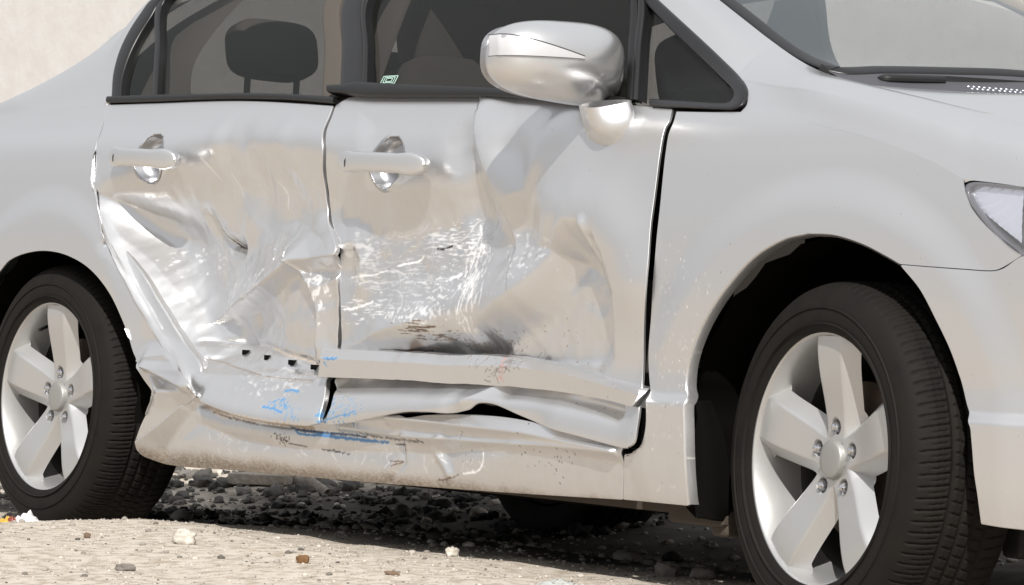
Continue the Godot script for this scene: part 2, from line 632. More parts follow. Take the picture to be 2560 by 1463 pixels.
func paint_wear() -> void:
	wear = Image.create(WEAR_W, WEAR_H, false, Image.FORMAT_RGB8)
	wear_orm = Image.create(WEAR_W, WEAR_H, false, Image.FORMAT_RGB8)
	wear.fill(SILVER)
	wear_orm.fill(Color(1, ROUGH, METAL))
	var white := Color(0.94, 0.94, 0.94)
	var brown := Color(0.30, 0.22, 0.16)
	var black := Color(0.10, 0.09, 0.09)
	var blue := Color(0.27, 0.50, 0.72)
	var dust := Color(0.62, 0.54, 0.45)
	var red := Color(0.80, 0.40, 0.36)
	# dried mud along the sill's underside and a film of dust low on the body
	for px in WEAR_W:
		var x := px / float(WEAR_W) * 3.4 - 1.6
		var edge := 0.216 + 0.010 * lumps.get_noise_1d(x * 9.0) - 0.010 * smoothstep(0.0, 0.7, x)
		for py in range(int(WEAR_H * 0.72), WEAR_H):
			var y := 0.15 + (1.0 - py / float(WEAR_H)) * 0.85
			var k := smoothstep(edge + 0.012, edge - 0.018, y) * clampf(0.75 + 0.6 * lumps.get_noise_2d(x * 60.0, y * 160.0), 0.0, 1.0)
			k = maxf(k, 0.05 * smoothstep(0.42, 0.22, y) * (0.6 + lumps.get_noise_2d(x * 25.0, y * 12.0)))
			if k > 0.0:
				wear.set_pixel(px, py, wear.get_pixel(px, py).lerp(Color(0.50, 0.43, 0.36), k * 0.85))
				wear_orm.set_pixel(px, py, wear_orm.get_pixel(px, py).lerp(Color(1, 0.85, 0.05), k))
	# white scuffing of the front door
	smear("0.2413,0.6854", 0.075, 0.050, white, 0.75, 0.0, Vector2(18, 170), 1)
	smear("0.2882,0.6299", 0.060, 0.060, white, 0.7, -0.02, Vector2(70, 40), 2)
	smear("0.1386,0.6849", 0.130, 0.030, white, 0.55, 0.08, Vector2(14, 180), 3)
	smear("0.1227,0.5375", 0.120, 0.026, white, 0.6, -0.02, Vector2(70, 60), 4)
	smear("0.2925,0.5704", 0.040, 0.075, white, 0.6, 0.02, Vector2(110, 30), 5)
	smear("0.0348,0.6106", 0.220, 0.090, white, 0.35, 0.14, Vector2(10, 150), 6)
	smear("0.1762,0.5884", 0.130, 0.080, white, 0.6, 0.16, Vector2(40, 90), 7)
	smear("-0.0769,0.543", 0.120, 0.040, white, 0.7, 0.10, Vector2(12, 150), 8)
	smear("0.4821,0.6555", 0.110, 0.060, white, 0.45, 0.10, Vector2(40, 60), 9)
	smear("-0.114,0.6503", 0.060, 0.060, white, 0.35, -0.1, Vector2(20, 60), 10)
	scuffs("-0.0309,0.684 0.1096,0.6929 0.234,0.6894 -0.0657,0.6093 0.0496,0.6027 -0.1061,0.5424 0.1461,0.6202", 14, Vector2(0.06, 0.012), 0.05, 0.10, 0.06, white, 0.32)
	scuffs("0.2751,0.6856 0.294,0.6379 0.2782,0.59 0.2996,0.5587", 14, Vector2(0.02, 0.02), 1.25, 0.25, 0.04, white, 0.6)
	scuffs("0.0303,0.6515 0.0355,0.6025 0.1719,0.6366 0.1494,0.5719 -0.0361,0.6015 0.3105,0.6064", 8, Vector2(0.09, 0.04), 0.8, 1.4, 0.010, white, 0.4)
	scratch_or_shade("0.011,0.6333 0.046,0.6386 0.0807,0.6438 0.1004,0.6554", 0.0022, white, 0.95, 0.6, 0.2, 0.15)
	scratch_or_shade("0.2047,0.6113 0.229,0.6148 0.2422,0.6182", 0.004, white, 0.9, 0.6, 0.2, 0.4)
	scratch_or_shade("-0.1566,0.6081 -0.0805,0.6124 -0.0238,0.6247", 0.0016, white, 0.8, 0.6, 0.2, 0.3)
	scratch_or_shade("0.2696,0.7176 0.2885,0.6856 0.2873,0.6379 0.2771,0.6059 0.2661,0.558 0.2627,0.5341", 0.0026, white, 0.65, 0.6, 0.2, 0.5)
	scratch_or_shade("-0.1651,0.5412 -0.1355,0.5435 -0.0628,0.5582", 0.003, white, 0.7, 0.6, 0.2, 0.4)
	scratch_or_shade("0.1475,0.6687 0.1816,0.6722 0.192,0.6771", 0.0022, black, 0.6, 0.6, 0.2, 0.3)
	# rear door
	smear("-0.642,0.5809", 0.12, 0.06, white, 0.55, 0.10, Vector2(60, 40), 21)
	smear("-0.8238,0.6454", 0.14, 0.05, white, 0.45, 0.12, Vector2(40, 70), 22)
	smear("-0.5054,0.5961", 0.10, 0.03, white, 0.5, 0.06, Vector2(30, 60), 23)
	smear("-0.3644,0.3826", 0.16, 0.04, white, 0.4, 0.10, Vector2(40, 60), 24)
	smear("-0.2712,0.5638", 0.05, 0.08, white, 0.6, 0.02, Vector2(60, 40), 25)
	scratch_or_shade("-0.7516,0.8639 -0.7213,0.8409 -0.6898,0.8136", 0.0012, white, 0.7, 0.5, 0.3, 0.2)
	scratch_or_shade("-0.6547,0.8312 -0.6291,0.8042 -0.6172,0.7775", 0.0012, white, 0.6, 0.5, 0.3, 0.2)
	scratch_or_shade("-0.4704,0.8125 -0.4384,0.7861 -0.4363,0.7512", 0.0010, white, 0.6, 0.5, 0.3, 0.2)
	scratch_or_shade("-0.7605,0.7283 -0.7415,0.7041 -0.7176,0.6819 -0.6963,0.6722 -0.6662,0.6698", 0.0026, Color(0.22, 0.19, 0.17), 0.85, 0.7, 0.1, 0.1)  # dark shadow of the crease, painted into the door's colour
	scratch_or_shade("-0.7042,0.4211 -0.6104,0.4091 -0.437,0.3937", 0.0012, brown, 0.55, 0.8, 0.1, 0.1)
	scratch_or_shade("-0.4152,0.3918 -0.3337,0.3897 -0.2298,0.3892", 0.0012, brown, 0.55, 0.8, 0.1, 0.1)
	scratch_or_shade("-0.4886,0.4547 -0.3928,0.4404 -0.2362,0.4216", 0.0018, dust, 0.7, 0.8, 0.1, 0.1)
	# brown smears above the moulding
	smear("0.1301,0.5132", 0.085, 0.014, brown, 0.8, -0.04, Vector2(9, 170), 31, 0.1, 0.8)
	smear("0.1717,0.5005", 0.095, 0.014, brown, 0.8, -0.04, Vector2(9, 170), 32, 0.1, 0.8)
	smear("0.1785,0.4911", 0.060, 0.008, brown, 0.85, -0.05, Vector2(22, 160), 33, 0.1, 0.8)
	scratch_or_shade("0.0734,0.4606 0.1224,0.4637 0.1641,0.4714", 0.0022, brown, 0.85, 0.8, 0.1, 0.3)
	smear("0.3599,0.4756", 0.045, 0.045, brown, 0.5, 0.10, Vector2(60, 40), 34, 0.1, 0.8)
	smear("0.4129,0.4951", 0.060, 0.025, brown, 0.45, 0.12, Vector2(50, 60), 35, 0.1, 0.8)
	smear("0.2937,0.4831", 0.055, 0.022, brown, 0.5, 0.12, Vector2(60, 90), 36, 0.1, 0.8)
	scuffs("0.4967,0.5012 0.5852,0.5113 0.4318,0.4527 0.3663,0.4663", 7, Vector2(0.05, 0.02), 0.2, 0.9, 0.006, brown, 0.5, 0.1, 0.8)
	# blue paint left by the other car
	scratch_or_shade("-0.315,0.3637 -0.2874,0.3664 -0.2614,0.3641", 0.0035, blue, 0.72, 0.5, 0.1, 0.2)
	scratch_or_shade("-0.3489,0.3318 -0.3304,0.3428 -0.3058,0.3455 -0.2873,0.3328 -0.2689,0.3251", 0.002, blue, 0.75, 0.5, 0.1, 0.25)
	scratch_or_shade("-0.3644,0.3269 -0.318,0.3247 -0.2796,0.3179", 0.003, blue, 0.85, 0.5, 0.1, 0.3)
	smear("-0.2492,0.3193", 0.055, 0.022, blue, 0.72, 0.06, Vector2(120, 40), 41, 0.1, 0.5)
	smear("-0.3103,0.3335", 0.050, 0.022, blue, 0.8, 0.14, Vector2(60, 70), 42, 0.1, 0.5)
	smear("-0.0705,0.3313", 0.110, 0.042, blue, 0.72, 0.10, Vector2(75, 75), 43, 0.1, 0.5)
	smear("-0.1293,0.318", 0.035, 0.020, blue, 0.75, -0.02, Vector2(75, 75), 44, 0.1, 0.5)
	scuffs("-0.1072,0.3379 -0.0488,0.3445 -0.0053,0.3382 -0.0778,0.3227", 4, Vector2(0.02, 0.008), 0.9, 0.9, 0.014, blue, 0.72, 0.1, 0.5)
	scratch_or_shade("-0.1489,0.3055 -0.0925,0.313 -0.0196,0.3278 0.012,0.3357", 0.0018, blue, 0.8, 0.5, 0.1, 0.3)
	scratch_or_shade("-0.2961,0.2936 -0.2586,0.2853 -0.1983,0.2832 -0.0505,0.2838 -0.0073,0.281", 0.003, Color(0.22, 0.30, 0.42), 0.8, 0.6, 0.1, 0.35)
	scratch_or_shade("-0.2705,0.2881 -0.2517,0.2773 -0.154,0.2771 -0.0513,0.2756 0.0279,0.2746", 0.0028, blue, 0.72, 0.5, 0.1, 0.2)
	scratch_or_shade("-0.1988,0.2782 -0.095,0.2767 0.0065,0.2752 0.0706,0.2752", 0.0035, blue, 0.75, 0.5, 0.1, 0.45)
	scratch_or_shade("-0.1598,0.4384 -0.1417,0.4365 -0.1079,0.4384", 0.003, blue, 0.7, 0.5, 0.1, 0.4)
	scratch_or_shade("-0.1538,0.4286 -0.1432,0.419", 0.002, blue, 0.8, 0.5, 0.1, 0.3)
	# red mark on the moulding
	smear("0.4505,0.4355", 0.022, 0.030, red, 0.45, -0.05, Vector2(90, 60), 51, 0.1, 0.6)
	scuffs("0.4605,0.4464 0.486,0.4511 0.4171,0.4293", 14, Vector2(0.02, 0.006), 0.4, 0.7, 0.02, Color(0.35, 0.32, 0.30), 0.5, 0.2, 0.7)
	# flecks and gouges on the sill
	scuffs("-0.3336,0.2641 -0.3146,0.2584 -0.3043,0.2639", 12, Vector2(0.008, 0.006), 0.5, 1.2, 0.006, black, 0.9, 0.1, 0.8)
	scratch_or_shade("-0.2939,0.2544 -0.2261,0.2512", 0.0011, black, 0.6, 0.8, 0.1, 0.2)
	scratch_or_shade("-0.174,0.2489 -0.1296,0.2479 -0.0716,0.2444", 0.0018, black, 0.7, 0.8, 0.1, 0.6)
	scratch_or_shade("0.0974,0.2726 0.1255,0.2724 0.1267,0.2613", 0.0022, Color(0.25, 0.24, 0.24), 0.8, 0.8, 0.1, 0.2)
	scratch_or_shade("0.0779,0.2378 0.1203,0.2385 0.0827,0.2284", 0.0014, brown, 0.8, 0.8, 0.1, 0.2)
	scratch_or_shade("-0.0211,0.2878 0.0646,0.2838 0.2042,0.2828", 0.0028, Color(0.42, 0.40, 0.38), 0.6, 0.7, 0.2, 0.6)
	scratch_or_shade("0.3158,0.2258 0.2856,0.2162 0.2273,0.2081", 0.002, brown, 0.5, 0.8, 0.1, 0.3)
	scuffs("0.3398,0.2857 0.3249,0.2693 0.5422,0.296 0.576,0.2559 0.6133,0.2542 0.6714,0.2688 0.6969,0.2777 0.646,0.2636", 5, Vector2(0.012, 0.02), 0.5, 1.4, 0.003, black, 0.8, 0.1, 0.8)
	scuffs("-0.5454,0.258 -0.5182,0.2379 -0.6542,0.1963 -0.3285,0.2392 -0.0864,0.2436 0.0539,0.2268 0.2289,0.2603 0.3886,0.2532", 10, Vector2(0.04, 0.012), 0.3, 0.9, 0.02, white, 0.5)
	scratch_or_shade("0.399,0.281 0.4019,0.254 0.3848,0.2359 0.3294,0.2265", 0.003, white, 0.6, 0.6, 0.2, 0.3)
	scratch_or_shade("-0.5961,0.3083 -0.5237,0.2985 -0.413,0.2882", 0.003, brown, 0.3, 0.8, 0.1, 0.6)
	scratch_or_shade("-0.6368,0.3179 -0.507,0.3079 -0.35,0.2962 -0.1976,0.2916", 0.006, dust, 0.25, 0.8, 0.1, 0.5)
	# road dust and tiny chips over the whole side
	for k in 420:
		dab(rng.randf_range(-1.6, 1.8), 0.2 + 0.75 * pow(rng.randf(), 1.6), 0.0008, Color(0.40, 0.36, 0.32) if k % 3 else Color(0.93, 0.93, 0.92), rng.randf_range(0.15, 0.5), 0.7, 0.2)
	# specks on the wing behind the wheel
	scuffs("0.9568,0.5536 1.0096,0.5039 0.9393,0.4656 0.9708,0.6124 0.9988,0.3582 0.9611,0.2622", 22, Vector2(0.05, 0.06), 1.5, 0.3, 0.004, Color(0.88, 0.86, 0.82), 0.55, 0.1, 0.8)
	scuffs("1.0616,0.6131 0.9645,0.3712 0.8557,0.3889 0.7398,0.4147", 6, Vector2(0.08, 0.06), 0.5, 1.4, 0.003, brown, 0.6, 0.1, 0.8)


const SILVER := Color(0.83, 0.83, 0.832)
const ROUGH := 0.35
const METAL := 0.87


func mat(color: Color, rough: float, metal := 0.0) -> StandardMaterial3D:
	var m := StandardMaterial3D.new()
	m.albedo_color = color
	m.roughness = rough
	m.metallic = metal
	return m


func noise_texture(freq: float, octaves: int, ramp: Array, size := 512, normal := false, seed_ := 1) -> NoiseTexture2D:
	var n := FastNoiseLite.new()
	n.seed = seed_
	n.frequency = freq
	n.fractal_octaves = octaves
	var t := NoiseTexture2D.new()
	t.width = size
	t.height = size
	t.seamless = true
	t.noise = n
	if ramp:
		var g := Gradient.new()
		g.offsets = PackedFloat32Array()
		var offs := PackedFloat32Array()
		var cols := PackedColorArray()
		for r in ramp:
			offs.append(r[0])
			cols.append(r[1])
		g.offsets = offs
		g.colors = cols
		t.color_ramp = g
	return t


func make_materials() -> void:
	var paint := mat(Color.WHITE, 1.0, 1.0)
	paint.albedo_texture = ImageTexture.create_from_image(wear)
	var orm := ImageTexture.create_from_image(wear_orm)
	paint.roughness_texture = orm
	paint.roughness_texture_channel = BaseMaterial3D.TEXTURE_CHANNEL_GREEN
	paint.metallic_texture = orm
	paint.metallic_texture_channel = BaseMaterial3D.TEXTURE_CHANNEL_BLUE
	paint.clearcoat_enabled = true
	paint.clearcoat = 0.8
	paint.clearcoat_roughness = 0.05
	M.paint = paint
	var plain := mat(SILVER, ROUGH, METAL)
	plain.clearcoat_enabled = true
	plain.clearcoat = 0.8
	plain.clearcoat_roughness = 0.05
	M.plain = plain
	M.black = mat(Color(0.06, 0.06, 0.063), 0.42)
	M.rubber_trim = mat(Color(0.085, 0.085, 0.09), 0.38)
	M.pillar_black = mat(Color(0.095, 0.095, 0.10), 0.35)
	M.inner = mat(Color(0.05, 0.048, 0.046), 0.8)
	M.dark = mat(Color(0.10, 0.098, 0.095), 0.75)
	M.cowl = mat(Color(0.27, 0.27, 0.29), 0.6)
	var gl := mat(Color(0.12, 0.13, 0.12, 0.34), 0.03)
	gl.transparency = BaseMaterial3D.TRANSPARENCY_ALPHA
	gl.metallic_specular = 0.3
	M.glass = gl
	var rg := mat(Color(0.17, 0.24, 0.22, 0.76), 0.04)
	rg.transparency = BaseMaterial3D.TRANSPARENCY_ALPHA
	M.rear_glass = rg
	var ws := mat(Color(0.33, 0.37, 0.385, 0.42), 0.03)
	ws.transparency = BaseMaterial3D.TRANSPARENCY_ALPHA
	ws.metallic_specular = 0.42
	M.windshield = ws
	var lens := mat(Color(0.80, 0.81, 0.84, 0.12), 0.04)
	lens.transparency = BaseMaterial3D.TRANSPARENCY_ALPHA
	M.lens = lens
	M.cup = mat(Color(0.70, 0.70, 0.71), 0.30, 1.0)  # the body silver made darker, the recess's shade put into its colour
	M.lamp_dark = mat(Color(0.36, 0.36, 0.38), 0.3, 0.5)
	M.chrome = mat(Color(0.80, 0.80, 0.81), 0.12, 1.0)
	M.bezel = mat(Color(0.50, 0.50, 0.52), 0.3, 0.7)
	M.reflector = mat(Color(0.86, 0.87, 0.92), 0.28, 0.75)
	M.alloy = mat(Color(0.74, 0.74, 0.74), 0.38, 0.7)
	M.cap = mat(Color(0.60, 0.60, 0.59), 0.5, 0.5)
	M.disc = mat(Color(0.46, 0.40, 0.36), 0.55, 0.6)
	M.rim_inside = mat(Color(0.20, 0.19, 0.185), 0.6, 0.4)
	var tyre := mat(Color(0.088, 0.082, 0.077), 0.8)
	tyre.metallic_specular = 0.35
	tyre.albedo_texture = noise_texture(0.02, 4, [[0.0, Color(0.72, 0.70, 0.68)], [0.5, Color(0.95, 0.92, 0.88)], [1.0, Color(1, 0.93, 0.82)]], 256)
	tyre.uv1_triplanar = true
	tyre.uv1_scale = Vector3(3, 3, 3)
	M.tyre = tyre
	var seat := mat(Color(0.20, 0.18, 0.165), 0.95)
	M.seat = seat
	M.trim = mat(Color(0.30, 0.28, 0.26), 0.9)
	M.headliner = mat(Color(0.52, 0.49, 0.46), 0.95)
	M.under = mat(Color(0.07, 0.065, 0.06), 0.9)
	M.under.metallic_specular = 0.08
	M.inner.metallic_specular = 0.15
	M.dirty_metal = mat(Color(0.25, 0.22, 0.19), 0.8, 0.0)
	M.signal = mat(Color(0.78, 0.78, 0.79), 0.35, 0.3)
	M.etch = mat(Color(0.72, 0.85, 0.80), 0.8)
	# ground: sand with finer grain over broad stains
	var gm := mat(Color(0.73, 0.70, 0.665), 0.95)
	gm.albedo_texture = noise_texture(0.012, 5, [[0.0, Color(0.70, 0.66, 0.61)], [0.42, Color(0.90, 0.88, 0.85)], [0.6, Color(0.97, 0.96, 0.94)], [1.0, Color(1, 1, 1)]], 1024, false, 5)
	gm.uv1_triplanar = true
	gm.uv1_world_triplanar = true
	gm.uv1_scale = Vector3(1.7, 1.7, 1.7)
	gm.heightmap_enabled = true
	gm.heightmap_texture = noise_texture(0.05, 4, [], 1024, false, 11)
	gm.heightmap_scale = 0.12
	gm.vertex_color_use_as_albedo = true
	M.ground = gm
	M.pebble = mat(Color(1, 1, 1), 0.9)
	M.pebble.vertex_color_use_as_albedo = true
	for s in [["stone_pale", Color(0.86, 0.84, 0.80)], ["stone_grey", Color(0.52, 0.50, 0.48)], ["stone_brown", Color(0.50, 0.42, 0.35)], ["stone_amber", Color(0.50, 0.37, 0.24)], ["concrete", Color(0.74, 0.71, 0.67)]]:
		var st := mat(s[1], 0.9)
		st.albedo_texture = noise_texture(0.03, 4, [[0.0, Color(0.72, 0.70, 0.68)], [1.0, Color.WHITE]], 256, false, 21)
		st.uv1_triplanar = true
		st.uv1_scale = Vector3(9, 9, 9)
		M[s[0]] = st
	var wall := mat(Color(0.76, 0.755, 0.75), 0.95)
	wall.albedo_texture = noise_texture(0.008, 5, [[0.0, Color(0.965, 0.955, 0.945)], [0.5, Color(0.985, 0.98, 0.975)], [1.0, Color(1, 1, 1)]], 1024, false, 31)
	wall.uv1_triplanar = true
	wall.uv1_scale = Vector3(0.35, 0.35, 0.35)
	wall.heightmap_enabled = true
	wall.heightmap_texture = noise_texture(0.04, 4, [], 512, false, 32)
	wall.heightmap_scale = 0.25
	M.wall = wall
	M.paper = mat(Color(0.85, 0.84, 0.84), 0.6)
	M.paper_yellow = mat(Color(0.80, 0.62, 0.25), 0.5)
	M.paper_red = mat(Color(0.50, 0.25, 0.20), 0.5)
	var film := mat(Color(0.86, 0.90, 0.90, 0.28), 0.12)
	film.transparency = BaseMaterial3D.TRANSPARENCY_ALPHA
	M.film = film


# ------------------------------------------------------------------ ground, wall, debris
func ground_y(x: float, z: float) -> float:
	var h := 0.056 * smoothstep(-1.28, -0.75, x) * smoothstep(1.15, 0.85, x) * smoothstep(-0.5, 0.45, z) * (1.0 - 0.6 * smoothstep(0.9, 1.8, z))
	# tyre hollows stay level, the land falls a little towards the photographer
	h -= 0.16 * smoothstep(1.3, 4.5, z + 0.45 * x)
	var far := clampf((Vector2(x, z).length() - 2.4) / 3.0, 0.0, 1.0)
	h += far * 0.05 * lumps.get_noise_2d(x * 0.5, z * 0.5)
	var calm := minf(smoothstep(0.1, 0.5, Vector2(x + 1.35, z - 0.75).length()), smoothstep(0.1, 0.5, Vector2(x - 1.35, z - 0.75).length()))
	h += calm * (0.010 * lumps.get_noise_2d(x * 1.7, z * 1.7) + 0.0012 * lumps.get_noise_2d(x * 11.0, z * 11.0))
	if z < -0.2:
		h += 0.20 * smoothstep(-0.25, -1.7, z) * (0.9 + 0.35 * lumps.get_noise_2d(x * 2.0, z * 2.0))
	return h


func build_ground() -> void:
	var g := Geo.new()
	var axis_x := PackedFloat32Array()
	var axis_z := PackedFloat32Array()
	for i in 61:
		axis_x.append(-160.0 + 154.0 * pow(i / 60.0, 0.35))
	for i in 321:
		axis_x.append(-6.0 + 9.0 * (i + 0.5) / 321.0)
	for i in 61:
		axis_x.append(3.0 + 157.0 * pow(i / 60.0, 3.0))
	for i in 61:
		axis_z.append(-160.0 + 157.0 * pow(i / 60.0, 0.35))
	for i in 221:
		axis_z.append(-3.0 + 5.5 * (i + 0.5) / 221.0)
	for i in 61:
		axis_z.append(2.5 + 157.0 * pow(i / 60.0, 3.0))
	var rows := []
	for z in axis_z:
		var row := PackedVector3Array()
		for x in axis_x:
			row.append(Vector3(x, ground_y(x, z), z))
		rows.append(row)
	sheet(g, rows, Vector3.UP)
	# shade under the car, put into the ground colour to deepen its shadow
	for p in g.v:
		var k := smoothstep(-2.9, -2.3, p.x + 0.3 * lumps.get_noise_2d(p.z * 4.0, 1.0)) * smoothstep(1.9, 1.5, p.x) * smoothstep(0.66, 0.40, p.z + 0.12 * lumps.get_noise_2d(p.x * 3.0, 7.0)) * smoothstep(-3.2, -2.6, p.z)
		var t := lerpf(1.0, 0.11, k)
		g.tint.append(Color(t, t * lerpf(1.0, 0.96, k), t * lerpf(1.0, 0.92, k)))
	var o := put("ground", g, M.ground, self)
	o.set_meta("kind", "structure")
	o.set_meta("label", "pale sandy ground strewn with grit under the silver car")
	# grit
	var meshes := []
	for k in 3:
		meshes.append(rock_mesh(40 + k, 7, 5, 0.45))
	var mm := MultiMesh.new()
	mm.transform_format = MultiMesh.TRANSFORM_3D
	mm.use_colors = true
	mm.mesh = meshes[0]
	var n := 30000
	mm.instance_count = n
	for i in n:
		var x: float
		var z: float
		var zone := rng.randf()
		if zone < 0.66:
			x = rng.randf_range(-2.4, 1.9)
			z = rng.randf_range(0.45, 2.6)
		else:
			x = rng.randf_range(-7.5, 0.2)
			z = rng.randf_range(-4.5, 0.6)
		var s := 0.0010 + 0.0022 * pow(rng.randf(), 5.0) + (0.006 * pow(rng.randf(), 40.0))
		if zone >= 0.66:
			s *= 4.0
		var b := Basis.from_euler(Vector3(rng.randf() * TAU, rng.randf() * TAU, rng.randf() * TAU)).scaled(Vector3(s, s * 0.7, s))
		mm.set_instance_transform(i, Transform3D(b, Vector3(x, ground_y(x, z) + s * 0.2, z)))
		var t := rng.randf_range(0.22, 0.52) if rng.randf() < 0.8 else rng.randf_range(0.07, 0.2)
		mm.set_instance_color(i, Color(t * 1.05, t * 0.95, t * 0.84))
	var mi := MultiMeshInstance3D.new()
	mi.name = "gravel"
	mi.multimesh = mm
	mi.material_override = M.pebble
	mi.set_meta("kind", "stuff")
	mi.set_meta("label", "fine grit and pebbles scattered over the sandy ground")
	mi.set_meta("category", "gravel")
	add_child(mi)
	# rubble in the shade beyond the car
	var m2 := MultiMesh.new()
	m2.transform_format = MultiMesh.TRANSFORM_3D
	m2.use_colors = true
	m2.mesh = rock_mesh(52, 9, 7, 0.95)
	var n2 := 11000
	m2.instance_count = n2
	for i in n2:
		var x := rng.randf_range(-7.0, -1.1)
		var z := rng.randf_range(-3.6, 0.2)
		var s := 0.005 + 0.024 * pow(rng.randf(), 4.0)
		if z > -0.6:
			s *= 0.6
		var b := Basis.from_euler(Vector3(rng.randf() * TAU, rng.randf() * TAU, rng.randf() * TAU)).scaled(Vector3(s, s * 0.75, s))
		m2.set_instance_transform(i, Transform3D(b, Vector3(x, ground_y(x, z) + s * 0.25, z)))
		var t := 0.02 + 0.10 * pow(rng.randf(), 2.0) + (0.12 * rng.randf() if x < -2.4 else 0.0)  # darkened beneath the car, its shade put into the stone colour; paler beyond
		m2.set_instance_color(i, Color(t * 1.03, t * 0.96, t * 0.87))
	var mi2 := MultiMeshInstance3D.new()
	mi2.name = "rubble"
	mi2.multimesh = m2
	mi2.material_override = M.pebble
	mi2.set_meta("kind", "stuff")
	mi2.set_meta("label", "broken grey rubble lying in the shade beneath and beyond the car")
	mi2.set_meta("category", "rubble")
	add_child(mi2)


func rock_geo(seed_: int, nu: int, nv: int, rough: float, size := Vector3.ONE) -> Geo:
	var f := FastNoiseLite.new()
	f.seed = seed_
	f.frequency = 0.9
	var g := Geo.new()
	var rows := []
	for j in nv + 1:
		var ph := -PI / 2 + PI * j / nv
		var row := PackedVector3Array()
		for i in nu + 1:
			var th := TAU * (i % nu) / nu
			var d := Vector3(cos(ph) * cos(th), sin(ph), cos(ph) * sin(th))
			d = Vector3(pw(d.x, 0.7), pw(d.y, 0.7), pw(d.z, 0.7))
			row.append(d * (1.0 + rough * f.get_noise_3dv(d * 1.6)) * size)
		rows.append(row)
	sheet(g, rows, Vector3.ZERO)
	if g.n[(nv / 2) * (nu + 1) + 1].dot(g.v[(nv / 2) * (nu + 1) + 1]) < 0.0:
		for q in g.n.size():
			g.n[q] = -g.n[q]
		for q in range(0, g.idx.size(), 3):
			var s := g.idx[q + 1]
			g.idx[q + 1] = g.idx[q + 2]
			g.idx[q + 2] = s
	return g


func rock_mesh(seed_: int, nu: int, nv: int, rough: float) -> ArrayMesh:
	return rock_geo(seed_, nu, nv, rough).mesh(M.pebble)


func build_wall() -> void:
	var g := Geo.new()
	var x0 := -46.0
	var x1 := 30.0
	var rows := []
	for p in [[-0.5, 0.0], [4.9, 0.0], [4.97, -0.02], [5.0, -0.08], [5.0, -0.42], [4.9, -0.5], [-0.5, -0.5]]:
		var row := PackedVector3Array()
		for i in 39:
			row.append(Vector3(x0 + (x1 - x0) * i / 38.0, p[0], p[1] - 9.0))
		rows.append(row)
	for k in rows.size() - 1:
		sheet(g, [rows[k], rows[k + 1]], Vector3(0, 0.2, 1) if k < 3 else Vector3(0, 1, -0.3) if k < 5 else Vector3(0, 0, -1))
	var o := put("plaster_wall", g, M.wall, self)
	o.set_meta("label", "long pale plastered wall behind the silver car")
	o.set_meta("category", "wall")


func thing(called: String, label: String, category: String, at: Vector3, group := "") -> Node3D:
	var o := Node3D.new()
	o.name = called
	o.position = at
	o.set_meta("label", label)
	o.set_meta("category", category)
	if group:
		o.set_meta("group", group)
	add_child(o, true)
	return o


func stone(called: String, label: String, x: float, z: float, size: Vector3, material: Material, seed_: int, turn := 0.0, category := "stone") -> void:
	var g := rock_geo(seed_, 14, 9, 0.7, size * 0.5)
	var o := put(called, g, material, self)
	o.position = Vector3(x, ground_y(x, z) + size.y * 0.36, z)
	o.rotation.y = turn
	o.set_meta("label", label)
	o.set_meta("category", category)
	o.set_meta("group", "loose stones on the ground")


func crumple(g: Geo, at: Vector3, size: Vector2, h: float, seed_: int, n := 18) -> void:
	var f := FastNoiseLite.new()
	f.seed = seed_
	f.frequency = 1.0
	f.fractal_octaves = 2
	var rows := []
	for j in n:
		var row := PackedVector3Array()
		for i in n:
			var u := i / (n - 1.0) - 0.5
			var v := j / (n - 1.0) - 0.5
			var r := 1.0 - pow(clampf(maxf(absf(u), absf(v)) * 2.0, 0, 1), 2.0)
			var y := h * sqrt(maxf(r, 0.0)) * (0.72 + 0.75 * f.get_noise_2d(u * 2.6, v * 2.6)) + 0.05 * h * f.get_noise_2d(u * 7.0, v * 7.0) + 0.003
			row.append(at + Vector3(u * size.x * (1 + 0.3 * f.get_noise_2d(v * 6, 3)), maxf(y, 0.002), v * size.y * (1 + 0.3 * f.get_noise_2d(u * 6, 9))))
		rows.append(row)
	sheet(g, rows, Vector3.UP)


